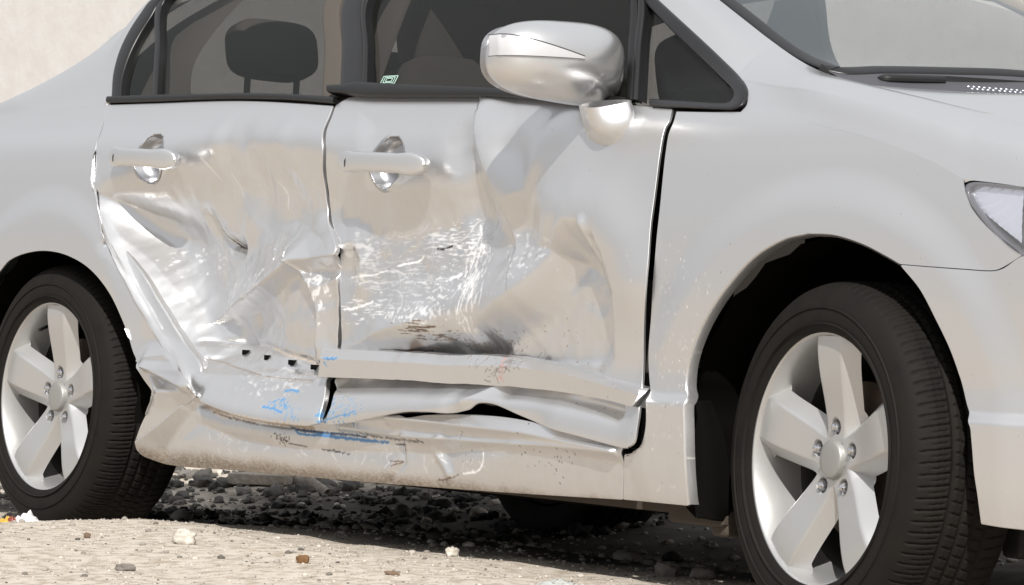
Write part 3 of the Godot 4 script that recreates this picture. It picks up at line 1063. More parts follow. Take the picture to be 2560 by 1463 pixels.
func build_debris() -> void:
	# the crumpled wrapper by the rear tyre
	var at := Vector3(-1.26, ground_y(-1.26, 0.93) + 0.003, 0.93)
	var w := thing("crumpled_wrapper", "crumpled white wrapper with yellow and red print by the rear tyre", "wrapper", at)
	var g := Geo.new()
	crumple(g, Vector3.ZERO, Vector2(0.10, 0.075), 0.036, 5)
	crumple(g, Vector3(0.055, 0, 0.012), Vector2(0.06, 0.04), 0.018, 8)
	put("white_foil", g, M.paper, w)
	g = Geo.new()
	crumple(g, Vector3(-0.012, 0.006, 0.050), Vector2(0.045, 0.026), 0.020, 11, 12)
	put("yellow_print", g, M.paper_yellow, w)
	g = Geo.new()
	crumple(g, Vector3(0.008, 0.016, 0.044), Vector2(0.022, 0.014), 0.014, 14, 10)
	put("red_print", g, M.paper_red, w)
	stone("stone", "small grey stone at the end of the crumpled wrapper", -1.15, 0.94, Vector3(0.022, 0.02, 0.02), M.stone_grey, 3)
	stone("stone", "pale chipped stone on the sand below the rear door", -0.12, 1.21, Vector3(0.045, 0.030, 0.035), M.stone_pale, 5, 0.5)
	stone("stone", "amber brown stone on the sand below the front door", 0.34, 1.23, Vector3(0.026, 0.017, 0.016), M.stone_amber, 8, 0.2)
	stone("stone", "flat grey stone on the sand near the picture's lower left edge", 0.23, 1.55, Vector3(0.036, 0.014, 0.02), M.stone_grey, 9, 0.9)
	stone("stone", "round brown pebble on the sand beside the rear tyre", -0.40, 1.27, Vector3(0.014, 0.012, 0.012), M.stone_brown, 12)
	stone("stone", "flat brown stone chip at the sand's lower edge below the front door", 0.62, 1.22, Vector3(0.03, 0.008, 0.012), M.stone_brown, 14, 0.4)
	stone("stone", "larger of two grey stones in the shade beside the front tyre", 0.66, 0.60, Vector3(0.05, 0.03, 0.04), M.stone_grey, 17)
	stone("stone", "smaller of two grey stones in the shade beside the front tyre", 0.74, 0.58, Vector3(0.045, 0.025, 0.035), M.stone_grey, 19, 1.0)
	stone("stone", "buff stone lying just where the car's shadow begins", 0.20, 0.78, Vector3(0.026, 0.02, 0.02), M.stone_pale, 22, 1.4)
	# concrete slab and pipe among the rubble
	g = Geo.new()
	pillow(g, Vector3.ZERO, Vector3(0.19, 0.035, 0.10), 0.25, Basis.from_euler(Vector3(0.05, 0.5, 0.03)), 24, 12, 0.12)
	var slab := put("concrete_slab", g, M.concrete, self)
	slab.position = Vector3(-2.88, ground_y(-2.88, -0.76) + 0.018, -0.76)
	slab.set_meta("label", "flat pale slab of concrete lying on the rubble behind the car")
	slab.set_meta("category", "slab")
	g = Geo.new()
	lathe(g, PackedVector2Array([Vector2(0.010, -0.040), Vector2(0.0135, -0.040), Vector2(0.0135, 0.040), Vector2(0.010, 0.040), Vector2(0.010, -0.040)]), 20, Vector3.ZERO)
	var pipe := put("pipe_piece", g, M.concrete, self)
	pipe.position = Vector3(-2.50, ground_y(-2.50, -0.70) + 0.030, -0.70)
	pipe.rotation = Vector3(0.45, 1.9, 0)
	pipe.set_meta("label", "short broken piece of pale pipe leaning on the rubble")
	pipe.set_meta("category", "pipe")
	# clear plastic scraps at the lower edge
	g = Geo.new()
	crumple(g, Vector3.ZERO, Vector2(0.11, 0.05), 0.017, 31)
	var f1 := put("plastic_scrap", g, M.film, self)
	f1.position = Vector3(0.90, ground_y(0.90, 1.04), 1.04)
	f1.set_meta("label", "clear crumpled plastic scrap with a bent tip on the sunny sand")
	f1.set_meta("category", "plastic scrap")
	g = Geo.new()
	crumple(g, Vector3.ZERO, Vector2(0.13, 0.05), 0.011, 37)
	var f2 := put("plastic_scrap", g, M.film, self)
	f2.position = Vector3(0.97, ground_y(0.97, 0.98), 0.98)
	f2.rotation.y = 0.3
	f2.set_meta("label", "flat pale plastic scrap at the edge of the car's shadow")
	f2.set_meta("category", "plastic scrap")


# ------------------------------------------------------------------ the car
func build_car() -> void:
	var car := Node3D.new()
	car.name = "car"
	car.set_meta("label", "silver four-door car with its side doors crushed in")
	car.set_meta("category", "car")
	add_child(car)
	for mir in [false, true]:
		body_side(car, mir)
	upper_body(car)
	underbody(car)
	for mir in [false, true]:
		glasshouse(car, mir)
	trims(car)
	handles_and_mirror(car)
	lamp(car)
	interior(car)
	wheels(car)


func panel(called: String, car: Node3D, mir: bool, panels: Array, b: String, t: String, l: String, r: String, nu: int, nv: int, hem := 0.02, sides := "btlr", buckled := false) -> MeshInstance3D:
	var g := Geo.new()
	add_panel(g, mir, panels, b, t, l, r, nu, nv, hem, sides, buckled)
	return put(called, g, M.plain if mir else M.paint, car)


func add_panel(g: Geo, mir: bool, panels: Array, b: String, t: String, l: String, r: String, nu: int, nv: int, hem := 0.02, sides := "btlr", buckled := false) -> void:
	if mir:
		panels = []
		nu = maxi(nu / 4, 24)
		nv = maxi(nv / 4, 24)
	var rows := on_side(coons(p2(b), p2(t), p2(l), p2(r), nu, nv), panels, 0.0, buckled and not mir)
	sheet(g, rows, Vector3(0, 0, 1), hem, mir, sides)


func body_side(car: Node3D, mir: bool) -> void:
	# rear quarter: from the bumper over the wheel arch to the door
	var g := Geo.new()
	var arch_r := "-1.5443,0.6031 -1.501,0.6274 -1.4258,0.6441 -1.329,0.6513 -1.2243,0.6418 -1.1156,0.6115 -1.0256,0.5598 -0.9629,0.4959 -0.9215,0.4305 -0.896,0.4015 -0.8609,0.3669 -0.8205,0.3354 -0.8376,0.3099 -0.8725,0.2673 -0.9015,0.2266"
	add_panel(g, mir, ["QP"],
		"-1.705,0.25 -1.712,0.33 -1.70,0.43 -1.66,0.53 " + arch_r,
		"-2.16,0.25 -2.2,0.6 -2.2,0.93 -2.0,0.978 " + "-1.8143,0.9849 -1.5441,1.0012 -1.2866,1.0029 -1.2866,1.0029" + " " + "-1.2234,0.9304 -1.1837,0.8618 -1.1672,0.8098 -1.1127,0.7303 -1.0633,0.6661 -0.9794,0.5936 -0.9142,0.5301 -0.8385,0.464 -0.6987,0.3985 -0.6377,0.3627 -0.6359,0.3355",
		"-1.705,0.25 -2.16,0.25",
		"-0.9015,0.2266 -0.7747,0.2817 -0.6359,0.3355", 300, 60, 0.02, "BTR")
	put("quarter_panel", g, M.plain if mir else M.paint, car)
	# doors
	panel("rear_door", car, mir, ["ALL", "RD"],
		"-0.6334,0.3393 -0.5578,0.3244 -0.4288,0.3042 -0.2888,0.2971 -0.1827,0.297 -0.1435,0.3041",
		"-1.2835,0.9998 -1.0672,0.9978 -0.6859,0.9929 -0.3057,0.9713",
		"-0.6334,0.3393 -0.6668,0.3609 -0.7327,0.3986 -0.8366,0.4643 -0.9093,0.5304 -0.9751,0.5939 -1.0466,0.6659 -1.1075,0.7305 -1.1561,0.8096 -1.1782,0.8617 -1.2178,0.9303 -1.2835,0.9998",
		"-0.1435,0.3041 -0.1507,0.339 -0.1768,0.3889 -0.2078,0.4313 -0.2075,0.4737 -0.2035,0.5324 -0.1984,0.5991 -0.1953,0.6326 -0.1798,0.6649 -0.2578,0.7339 -0.2685,0.8094 -0.2553,0.8755 -0.2863,0.929 -0.3057,0.9713",
		190, 190, 0.012, "btLr", true)
	if not mir:
		g = Geo.new()
		var fa := even(p2("-1.1667,0.8124,0.8663 -1.1212,0.7487,0.8744 -1.0523,0.6683,0.8847 -0.9762,0.5908,0.8841 -0.9077,0.522,0.8761 -0.8265,0.4526,0.8701 -0.7136,0.3871,0.8845 -0.6416,0.3381,0.8812"), 60)
		var fb := even(p2("-1.1793,0.8153,0.8549 -1.1364,0.7578,0.8524 -1.0992,0.7165,0.849 -1.0172,0.659,0.85 -0.9363,0.6045,0.8481 -0.8743,0.5523,0.8461 -0.815,0.5035,0.8432 -0.7514,0.4527,0.8391 -0.665,0.4045,0.8498 -0.6444,0.3359,0.8701"), 60)
		var bands := []
		for q in [[0.0, -0.016], [0.0, 0.0], [0.10, 0.006], [0.2, 0.0], [0.30, 0.004], [0.42, -0.004], [0.85, 0.004], [0.95, 0.005], [1.0, 0.0], [1.0, -0.03]]:
			var row := PackedVector3Array()
			for k in 60:
				var w := smoothstep(0.0, 0.3, k / 59.0)
				row.append(fa[k].lerp(fb[k], q[0]) + Vector3(0.3, 0.2, 0.9) * q[1] * (0.25 + 0.75 * w) + Vector3(0, 0, 0.0022) * lumps.get_noise_2d(k * 0.22, q[0] * 2.0))
			bands.append(row)
		sheet(g, bands, Vector3(0.6, 0, 1))
		put("edge_fold", g, M.plain, car.get_node("rear_door"))
	panel("front_door", car, mir, ["ALL", "FD"],
		"-0.0983,0.3024 -0.0605,0.3058 0.0004,0.3135 0.0875,0.3287 0.1781,0.3423 0.2548,0.3456 0.3231,0.3459 0.3763,0.3546 0.4045,0.37 0.4458,0.3697 0.5242,0.3522 0.6109,0.336 0.7468,0.3196 0.8631,0.3062 0.8897,0.3074",
		"-0.292,0.9727 -0.2569,0.9889 -0.1223,0.9876 0.2924,0.9722 0.7161,0.945 0.8613,0.933",
		"-0.0983,0.3024 -0.0948,0.3408 -0.1414,0.3903 -0.1656,0.4323 -0.1717,0.4741 -0.1742,0.5325 -0.1915,0.5996 -0.1912,0.633 -0.1866,0.666 -0.2465,0.7342 -0.2466,0.809 -0.2352,0.8751 -0.2692,0.9286 -0.292,0.9727",
		"0.8897,0.3074 0.9063,0.317 0.9089,0.3465 0.9053,0.3832 0.8824,0.42 0.8814,0.5009 0.9001,0.6107 0.8889,0.7293 0.8791,0.8341 0.873,0.8948 0.8743,0.9104 0.8613,0.933",
		220, 190, 0.025, "btlR", true)
	# sill
	panel("sill_panel", car, mir, ["RK"],
		"-0.8826,0.2253 -0.889,0.2048 -0.8793,0.1941 -0.8136,0.1823 -0.569,0.1853 -0.2511,0.1882 0.1091,0.1929 0.4482,0.1993 0.8244,0.2091",
		"-0.6533,0.3353 -0.5954,0.329 -0.4636,0.313 -0.3109,0.3029 -0.1554,0.3074 -0.0927,0.3118 0.1374,0.3315 0.1687,0.328 0.2265,0.3357 0.3687,0.3422 0.5375,0.339 0.6908,0.3234 0.8177,0.3087 0.8449,0.3029",
		"-0.8826,0.2253 -0.7618,0.2802 -0.6533,0.3353",
		"0.8244,0.2091 0.8367,0.2554 0.8449,0.3029", 260, 60, 0.03, "btlr", true)
	# front wing in three pieces that meet smoothly
	g = Geo.new()
	add_panel(g, mir, [],
		"0.8305,0.2095 0.9489,0.2108 1.031,0.2111",
		"0.8808,0.9277 0.983,0.9242 1.0666,0.9221 1.1334,0.9166 1.2501,0.9004",
		"0.8305,0.2095 0.8412,0.2483 0.8479,0.2914 0.8479,0.2914 0.8848,0.2975 0.9116,0.3119 0.9231,0.3329 0.9276,0.3622 0.9236,0.3988 0.9002,0.4647 0.9028,0.5676 0.9065,0.7296 0.8995,0.8189 0.892,0.8829 0.8919,0.906 0.8808,0.9277",
		"1.031,0.2111 1.0345,0.2664 1.034,0.3311 1.0321,0.3914 1.0346,0.396 1.0189,0.4247 1.0226,0.4683 1.0595,0.5355 1.1173,0.5997 1.1869,0.6562 1.2611,0.6893 1.325,0.701 1.325,0.701 1.2898,0.8006 1.2501,0.9004", 70, 190, 0.02, "bL")
	add_panel(g, mir, [],
		"1.325,0.701 1.389,0.6987 1.4575,0.6841 1.5105,0.6656 1.5484,0.6505",
		"1.2501,0.9004 1.4616,0.8598 1.5904,0.8213 1.6557,0.7951",
		"1.325,0.701 1.2898,0.8006 1.2501,0.9004",
		"1.5484,0.6505 1.6124,0.7175 1.6634,0.7735 1.6634,0.7735 1.6557,0.7951", 60, 60, 0.0)
	add_panel(g, mir, [],
		"1.5484,0.6505 1.6025,0.648 1.6833,0.6451 1.7363,0.6438 1.7561,0.6481 1.7992,0.6706",
		"1.6634,0.7735 1.6838,0.7452 1.7303,0.7081 1.7975,0.6719",
		"1.5484,0.6505 1.6124,0.7175 1.6634,0.7735",
		"1.7992,0.6706 1.7984,0.6712 1.7975,0.6719", 60, 40, 0.0)
	# lip of the arch, turned in
	var lip := even(p2("1.031,0.2111 1.0345,0.2664 1.034,0.3311 1.0321,0.3914 1.0346,0.396 1.0189,0.4247 1.0226,0.4683 1.0595,0.5355 1.1173,0.5997 1.1869,0.6562 1.2611,0.6893 1.325,0.701 1.325,0.701 1.389,0.6987 1.4575,0.6841 1.5105,0.6656 1.5484,0.6505"), 120)
	var lr := []
	for k in 3:
		var row := PackedVector3Array()
		for p in lip:
			var c := Vector3(AXLE_X, ARCH_Y, 0) - p
			row.append(Vector3(p.x, p.y, side_z(p.x, p.y) - [0.0, 0.004, 0.022][k]) + Vector3(c.x, c.y, 0).normalized() * [0.0, 0.004, 0.005][k])
		lr.append(row)
	sheet(g, lr, Vector3(0, -1, 0.3), 0.0, mir)
	# top of the wing up to the bonnet and the screen pillar
	var u := coons(p2("1.0666,0.9221,0.8285 1.1334,0.9166,0.8315 1.2501,0.9004,0.8384 1.2501,0.9004,0.8384 1.4616,0.8598,0.84 1.5904,0.8213,0.8376 1.6557,0.7951,0.8356 1.6557,0.7951,0.8356 1.7788,0.783,0.8248 1.9123,0.7597,0.8117 2.05,0.72,0.72"),
		p2("0.9652,1.0642,0.665 1.0613,1.0264,0.68 1.1422,1.0022,0.69 1.2596,0.9787,0.7 1.4571,0.9419,0.7 1.6509,0.9034,0.7 1.8285,0.8596,0.685 2.10,0.80,0.62"),
		p2("1.0666,0.9221,0.8285 1.0703,0.9353,0.8183 1.0532,0.9568,0.8033 1.0229,0.9813,0.7858 0.9919,0.9966,0.7748 0.9826,1.0262,0.74 0.9741,1.0478,0.705 0.9652,1.0642,0.665"),
		p2("2.05,0.72,0.72 2.08,0.77,0.68 2.10,0.80,0.62"), 110, 50)
	for j in 50:
		for i in 110:
			var v := j / 49.0
			var row: PackedVector3Array = u[j]
			row[i] += Vector3(0, 0.7, 0.7) * 0.026 * sin(PI * v) * smoothstep(0.0, 0.25, i / 109.0)
			u[j] = row
	var hid := PackedVector3Array()
	for p in u[0]:
		hid.append(p - Vector3(0, 0.03, 0.004) * smoothstep(1.68, 1.60, p.x))
	sheet(g, [hid, u[0]], Vector3(0, 0, 1), 0.0, mir)
	sheet(g, u, Vector3(0, 1, 1), 0.004, mir, "t")
	put("front_wing", g, M.plain if mir else M.paint, car)
	# bumper skin round the corner
	panel("front_bumper", car, mir, [],
		"1.7428,0.2284 1.7816,0.226 1.8218,0.2245 1.939,0.2183 2.0,0.22 2.12,0.22",
		"1.5514,0.6471 1.6028,0.6446 1.684,0.6418 1.7366,0.6405 1.7597,0.6455 1.8027,0.668 1.90,0.66 2.0,0.65 2.12,0.62",
		"1.7428,0.2284 1.7414,0.269 1.7357,0.308 1.7287,0.3702 1.7259,0.3852 1.7056,0.4192 1.687,0.4649 1.6657,0.5105 1.6341,0.5588 1.5966,0.6088 1.5514,0.6471",
		"2.12,0.22 2.12,0.42 2.12,0.62", 110, 150, 0.015, "btL")


func mirror_curve(p: PackedVector3Array) -> PackedVector3Array:
	var q := PackedVector3Array()
	for v in p:
		q.append(Vector3(v.x, v.y, -v.z))
	return q


func upper_body(car: Node3D) -> void:
	# bonnet
	var seam := p2("1.2596,0.9775,0.697 1.4541,0.9402,0.697 1.6499,0.9016,0.697 1.8239,0.8581,0.68 2.10,0.795,0.61")
	var mid1 := p2("1.305,0.984,.48 1.5,0.972,.48 1.75,0.935,.47 2.0,0.87,.45 2.16,0.80,.40")
	var mid := p2("1.42,1.004,0 1.6,0.99,0 1.85,0.945,0 2.08,0.87,0 2.22,0.80,0")
	var g := Geo.new()
	sheet(g, loft([seam, mid1, mid, mirror_curve(mid1), mirror_curve(seam)], 60, 70), Vector3.UP, 0.02)
	put("bonnet", g, M.plain, car)
	# nose between the two bumper corners
	g = Geo.new()
	var e := PackedVector3Array()
	for y in [0.22, 0.42, 0.62]:
		e.append(Vector3(2.123, y, side_z(2.12, y)))
	var c := p2("2.20,0.22,0 2.235,0.42,0 2.22,0.62,0")
	var e2 := p2("2.18,0.22,.45 2.21,0.42,.45 2.195,0.62,.45")
	sheet(g, loft([e, e2, c, mirror_curve(e2), mirror_curve(e)], 24, 50), Vector3(1, 0, 0))
	put("nose_panel", g, M.plain, car)
	g = Geo.new()
	sheet(g, loft([p2("2.12,0.63,.55 2.15,0.74,.55 2.15,0.80,.50"), p2("2.21,0.63,0 2.215,0.72,0 2.22,0.79,0"), p2("2.12,0.63,-.55 2.15,0.74,-.55 2.15,0.80,-.50")], 16, 40), Vector3(1, 0, 0))
	put("grille", g, M.black, car)
	# plenum between bonnet and screen
	g = Geo.new()
	var rear_edge := p2("1.2594,0.9808,0.7 1.2781,0.9791,0.6 1.298,0.983,0.5 1.3463,0.986,0.4 1.41,1.002,0")
	var foot := p2("1.1362,1.0072,0.685 1.1608,1.0031,0.66 1.1696,1.0128,0.58 1.2018,1.0243,0.43 1.2433,1.0312,0.3 1.33,1.03,0")
	var re := rear_edge.duplicate()
	var fo := foot.duplicate()
	for k in range(rear_edge.size() - 2, -1, -1):
		re.append(Vector3(rear_edge[k].x, rear_edge[k].y, -rear_edge[k].z))
	for k in range(foot.size() - 2, -1, -1):
		fo.append(Vector3(foot[k].x, foot[k].y, -foot[k].z))
	var re_low := PackedVector3Array()
	for p in re:
		re_low.append(p - Vector3(0.01, 0.014, 0))
	sheet(g, loft([re_low, fo], 80, 10), Vector3(0.4, 1, 0))
	var plenum := put("plenum_cover", g, M.cowl, car)
	# two rows of drain slots in the plenum
	g = Geo.new()
	for k in 30:
		for q in 2:
			var pz := 0.475 - 0.0105 * k - 0.002 * int(k / 5)
			var px := 1.285 + 0.12 * (0.50 - pz) / 0.35 * 0.8 - 0.010 * q
			pillow(g, Vector3(px, 0.9905 + 0.0045 * q + 0.018 * (0.50 - pz), pz), Vector3(0.005, 0.004, 0.006), 0.6, Basis.IDENTITY, 8, 6)
	put("drain_slots", g, M.reflector, plenum).set_meta("kind", "stuff")
	# windscreen
	var scr := p2("1.1362,1.0072,0.685 1.0429,1.0323,0.672 0.9594,1.065,0.66 0.8522,1.113,0.64 0.7399,1.1641,0.62 0.5,1.275,.585 0.25,1.362,.55")
	var sc1 := p2("1.20,1.022,.36 1.0,1.12,.35 0.75,1.22,.34 0.5,1.31,.33 0.22,1.395,.31")
	var sc2 := p2("1.31,1.034,0 1.05,1.145,0 0.75,1.255,0 0.5,1.34,0 0.22,1.412,0")
	g = Geo.new()
	sheet(g, loft([scr, sc1, sc2, mirror_curve(sc1), mirror_curve(scr)], 40, 60), Vector3(0.5, 1, 0))
	put("windscreen", g, M.windshield, car)
	# dark border of the screen
	for mir in [false, true]:
		g = Geo.new()
		var inner := PackedVector3Array()
		for k in scr.size():
			inner.append(scr[k].lerp(sc1[mini(k, 4)] if k < 5 else sc1[4], 0.0) + Vector3(0.004, 0.010, -0.024))
		moulding(g, scr, inner, 50, 0.004, 0.006, Vector3(0.35, 0.75, 0.55), mir)
		put("screen_seal", g, M.pillar_black, car)
	g = Geo.new()
	var up_foot := PackedVector3Array()
	for p in fo:
		up_foot.append(p + Vector3(-0.022, 0.014, 0))
	moulding(g, fo, up_foot, 80, 0.003, 0.006, Vector3(0.4, 0.9, 0))
	put("screen_seal", g, M.pillar_black, car)
	# wiper arm
	g = Geo.new()
	var wp := even(p2("1.1773,0.9989,0.6 1.1922,0.9992,0.6 1.216,1.0073,0.478"), 22)
	var ws := PackedFloat32Array()
	var ring := PackedVector2Array()
	for k in 14:
		ring.append(Vector2(0.0105 * cos(TAU * k / 14), 0.013 * sin(TAU * k / 14)))
	for k in 22:
		ws.append(sqrt(clampf(1.0 - pow(1.0 - minf(k / 4.0, 1.0), 2.0), 0.02, 1.0)))
	sweep(g, wp, Vector3.UP, ring, ws)
	var wiper := put("wiper", g, M.black, car)
	g = Geo.new()
	sweep(g, even(p2("1.2087,1.0068,0.478 1.2351,1.0106,0.4 1.2566,1.015,0.31 1.2897,1.0247,0.12"), 24), Vector3.UP, PackedVector2Array([Vector2(0.010, 0.009), Vector2(0.010, -0.009), Vector2(-0.010, -0.012), Vector2(-0.010, 0.012)]), PackedFloat32Array([1.0, 1.0, 0.97, 0.94, 0.91, 0.88, 0.85, 0.82, 0.79, 0.76, 0.73, 0.70, 0.67, 0.64, 0.61, 0.58, 0.55, 0.52, 0.5, 0.5, 0.5, 0.5, 0.5, 0.5]))
	put("wiper_arm", g, M.black, wiper)
	# roof
	var rail := p2("0.25,1.362,.552 0.0,1.385,.557 -0.3,1.395,.555 -0.7,1.375,.55 -1.02,1.325,.55 -1.12,1.30,.55")
	var r2 := p2("0.22,1.402,.31 0.0,1.424,.33 -0.3,1.436,.33 -0.7,1.42,.32 -1.05,1.365,.30 -1.16,1.34,.30")
	var r3 := p2("0.22,1.418,0 0.0,1.437,0 -0.3,1.449,0 -0.7,1.434,0 -1.06,1.38,0 -1.18,1.352,0")
	g = Geo.new()
	sheet(g, loft([rail, r2, r3, mirror_curve(r2), mirror_curve(rail)], 40, 50), Vector3.UP, 0.03)
	put("roof", g, M.plain, car)
	g = Geo.new()
	var low := []
	for cv in [rail, r2, r3, mirror_curve(r2), mirror_curve(rail)]:
		var q := PackedVector3Array()
		for p: Vector3 in cv:
			q.append(p - Vector3(0, 0.035, 0))
		low.append(q)
	sheet(g, loft(low, 30, 40), Vector3.DOWN)
	put("headliner", g, M.headliner, car)
	# rear screen, boot lid and tail
	var re1 := p2("-1.934,0.9975,0.7 -1.8292,1.0588,0.66 -1.7088,1.1158,0.63 -1.5379,1.2061,0.6 -1.3,1.285,.57 -1.12,1.31,.548")
	var rs := p2("-1.80,1.045,.60 -1.62,1.13,.585 -1.40,1.235,.565 -1.15,1.318,.54")
	var rs1 := p2("-1.88,1.055,.32 -1.66,1.16,.31 -1.42,1.262,.30 -1.17,1.345,.29")
	var rs2 := p2("-1.90,1.06,0 -1.68,1.17,0 -1.44,1.275,0 -1.18,1.357,0")
	g = Geo.new()
	sheet(g, loft([rs, rs1, rs2, mirror_curve(rs1), mirror_curve(rs)], 30, 40), Vector3(-0.5, 1, 0))
	put("rear_screen", g, M.rear_glass, car)
	g = Geo.new()
	var lid := p2("-1.80,1.046,.60 -1.95,1.02,.66 -2.1,1.005,.63 -2.22,0.985,.58")
	var lid2 := p2("-1.90,1.06,0 -2.0,1.05,0 -2.15,1.045,0 -2.27,1.03,0")
	sheet(g, loft([lid, lid2, mirror_curve(lid)], 24, 40), Vector3.UP, 0.02)
	put("boot_lid", g, M.plain, car)
	g = Geo.new()
	var te := PackedVector3Array()
	for y in [0.25, 0.6, 0.93]:
		te.append(Vector3(-2.19, y, side_z(-2.19, y)))
	te.append(Vector3(-2.22, 0.985, 0.58))
	sheet(g, loft([te, p2("-2.32,0.25,0 -2.34,0.55,0 -2.31,0.9,0 -2.27,1.03,0"), mirror_curve(te)], 24, 40), Vector3(-1, 0, 0))
	put("tail_panel", g, M.plain, car)
	# pillars on both sides
	for mir in [false, true]:
		# rear pillar: from the window frame over to the rear screen, then the shoulder of the quarter
		g = Geo.new()
		var c0 := p2("-1.8143,0.9849,0.7645 -1.5441,1.0012,0.7716 -1.2866,1.0029,0.7755 -1.2866,1.0029,0.7755 -1.2724,1.0212,0.7667 -1.3142,1.077,0.7417 -1.341,1.133,0.7145 -1.3483,1.1838,0.6884 -1.3389,1.2322,0.6621 -1.3214,1.264,0.6438 -1.2,1.305,.605 -1.12,1.325,.575")
		var c2 := p2("-2.2,0.985,.62 -2.0,1.005,.66 -1.8608,1.0382,0.675 -1.7883,1.0746,0.65 -1.7088,1.1158,0.63 -1.6226,1.1607,0.615 -1.5379,1.2061,0.6 -1.36,1.262,.58 -1.14,1.318,.548")
		c0.insert(0, Vector3(-2.2, 0.93, side_z(-2.2, 0.93)))
		var c1 := PackedVector3Array()
		c0.insert(1, Vector3(-2.0, 0.978, side_z(-2.0, 0.978)))
		var ea := even(c0, 70)
		var eb := even(c2, 70)
		var under := PackedVector3Array()
		for k in 70:
			c1.append(ea[k].lerp(eb[k], 0.55) + Vector3(0, 0.018, 0.022))
			under.append(ea[k] - Vector3(0, 0.035, -0.008 + 0.016))
		sheet(g, loft([ea, c1, eb], 90, 24), Vector3(0, 0.5, 1), 0.003, mir, "t")
		sheet(g, [under, ea], Vector3(0, 0, 1), 0.0, mir)
		# strip from there to the glass
		sheet(g, loft([eb, even(p2("-2.2,0.987,.60 -1.95,1.02,.64 -1.80,1.045,.60 -1.62,1.13,.585 -1.40,1.235,.565 -1.13,1.322,.54"), 70)], 60, 6), Vector3(-0.4, 1, 0.3), 0.0, mir)
		put("rear_pillar", g, M.plain, car)
		# screen pillar
		g = Geo.new()
		var a0 := p2("1.0121,0.9866,0.7798 0.9919,0.9966,0.7748 0.909,1.0364,0.7537 0.8273,1.0766,0.7367 0.7453,1.1167,0.7207 0.6585,1.1575,0.7018 0.45,1.262,.655 0.25,1.345,.60 0.0,1.385,.575 -0.3,1.395,.572 -0.7,1.37,.568 -1.12,1.315,.565")
		var a2 := p2("0.9991,1.0492,0.668 0.9652,1.0642,0.665 0.8581,1.1122,0.645 0.7459,1.1632,0.625 0.5,1.28,.59 0.25,1.366,.555 0.0,1.388,.557 -0.3,1.398,.555 -0.7,1.378,.55 -1.12,1.318,.55")
		var a1 := PackedVector3Array()
		ea = even(a0, 30)
		eb = even(a2, 30)
		for k in 30:
			a1.append(ea[k].lerp(eb[k], 0.5) + Vector3(0.006, 0.010, 0.014) * smoothstep(-0.5, 3.0, k))
		sheet(g, loft([ea, a1, eb], 80, 20), Vector3(0.2, 0.6, 1), 0.006, mir, "bt")
		put("screen_pillar", g, M.plain, car)


func tube_between(a: Vector3, b: Vector3) -> PackedVector3Array:
	return PackedVector3Array([a, b])


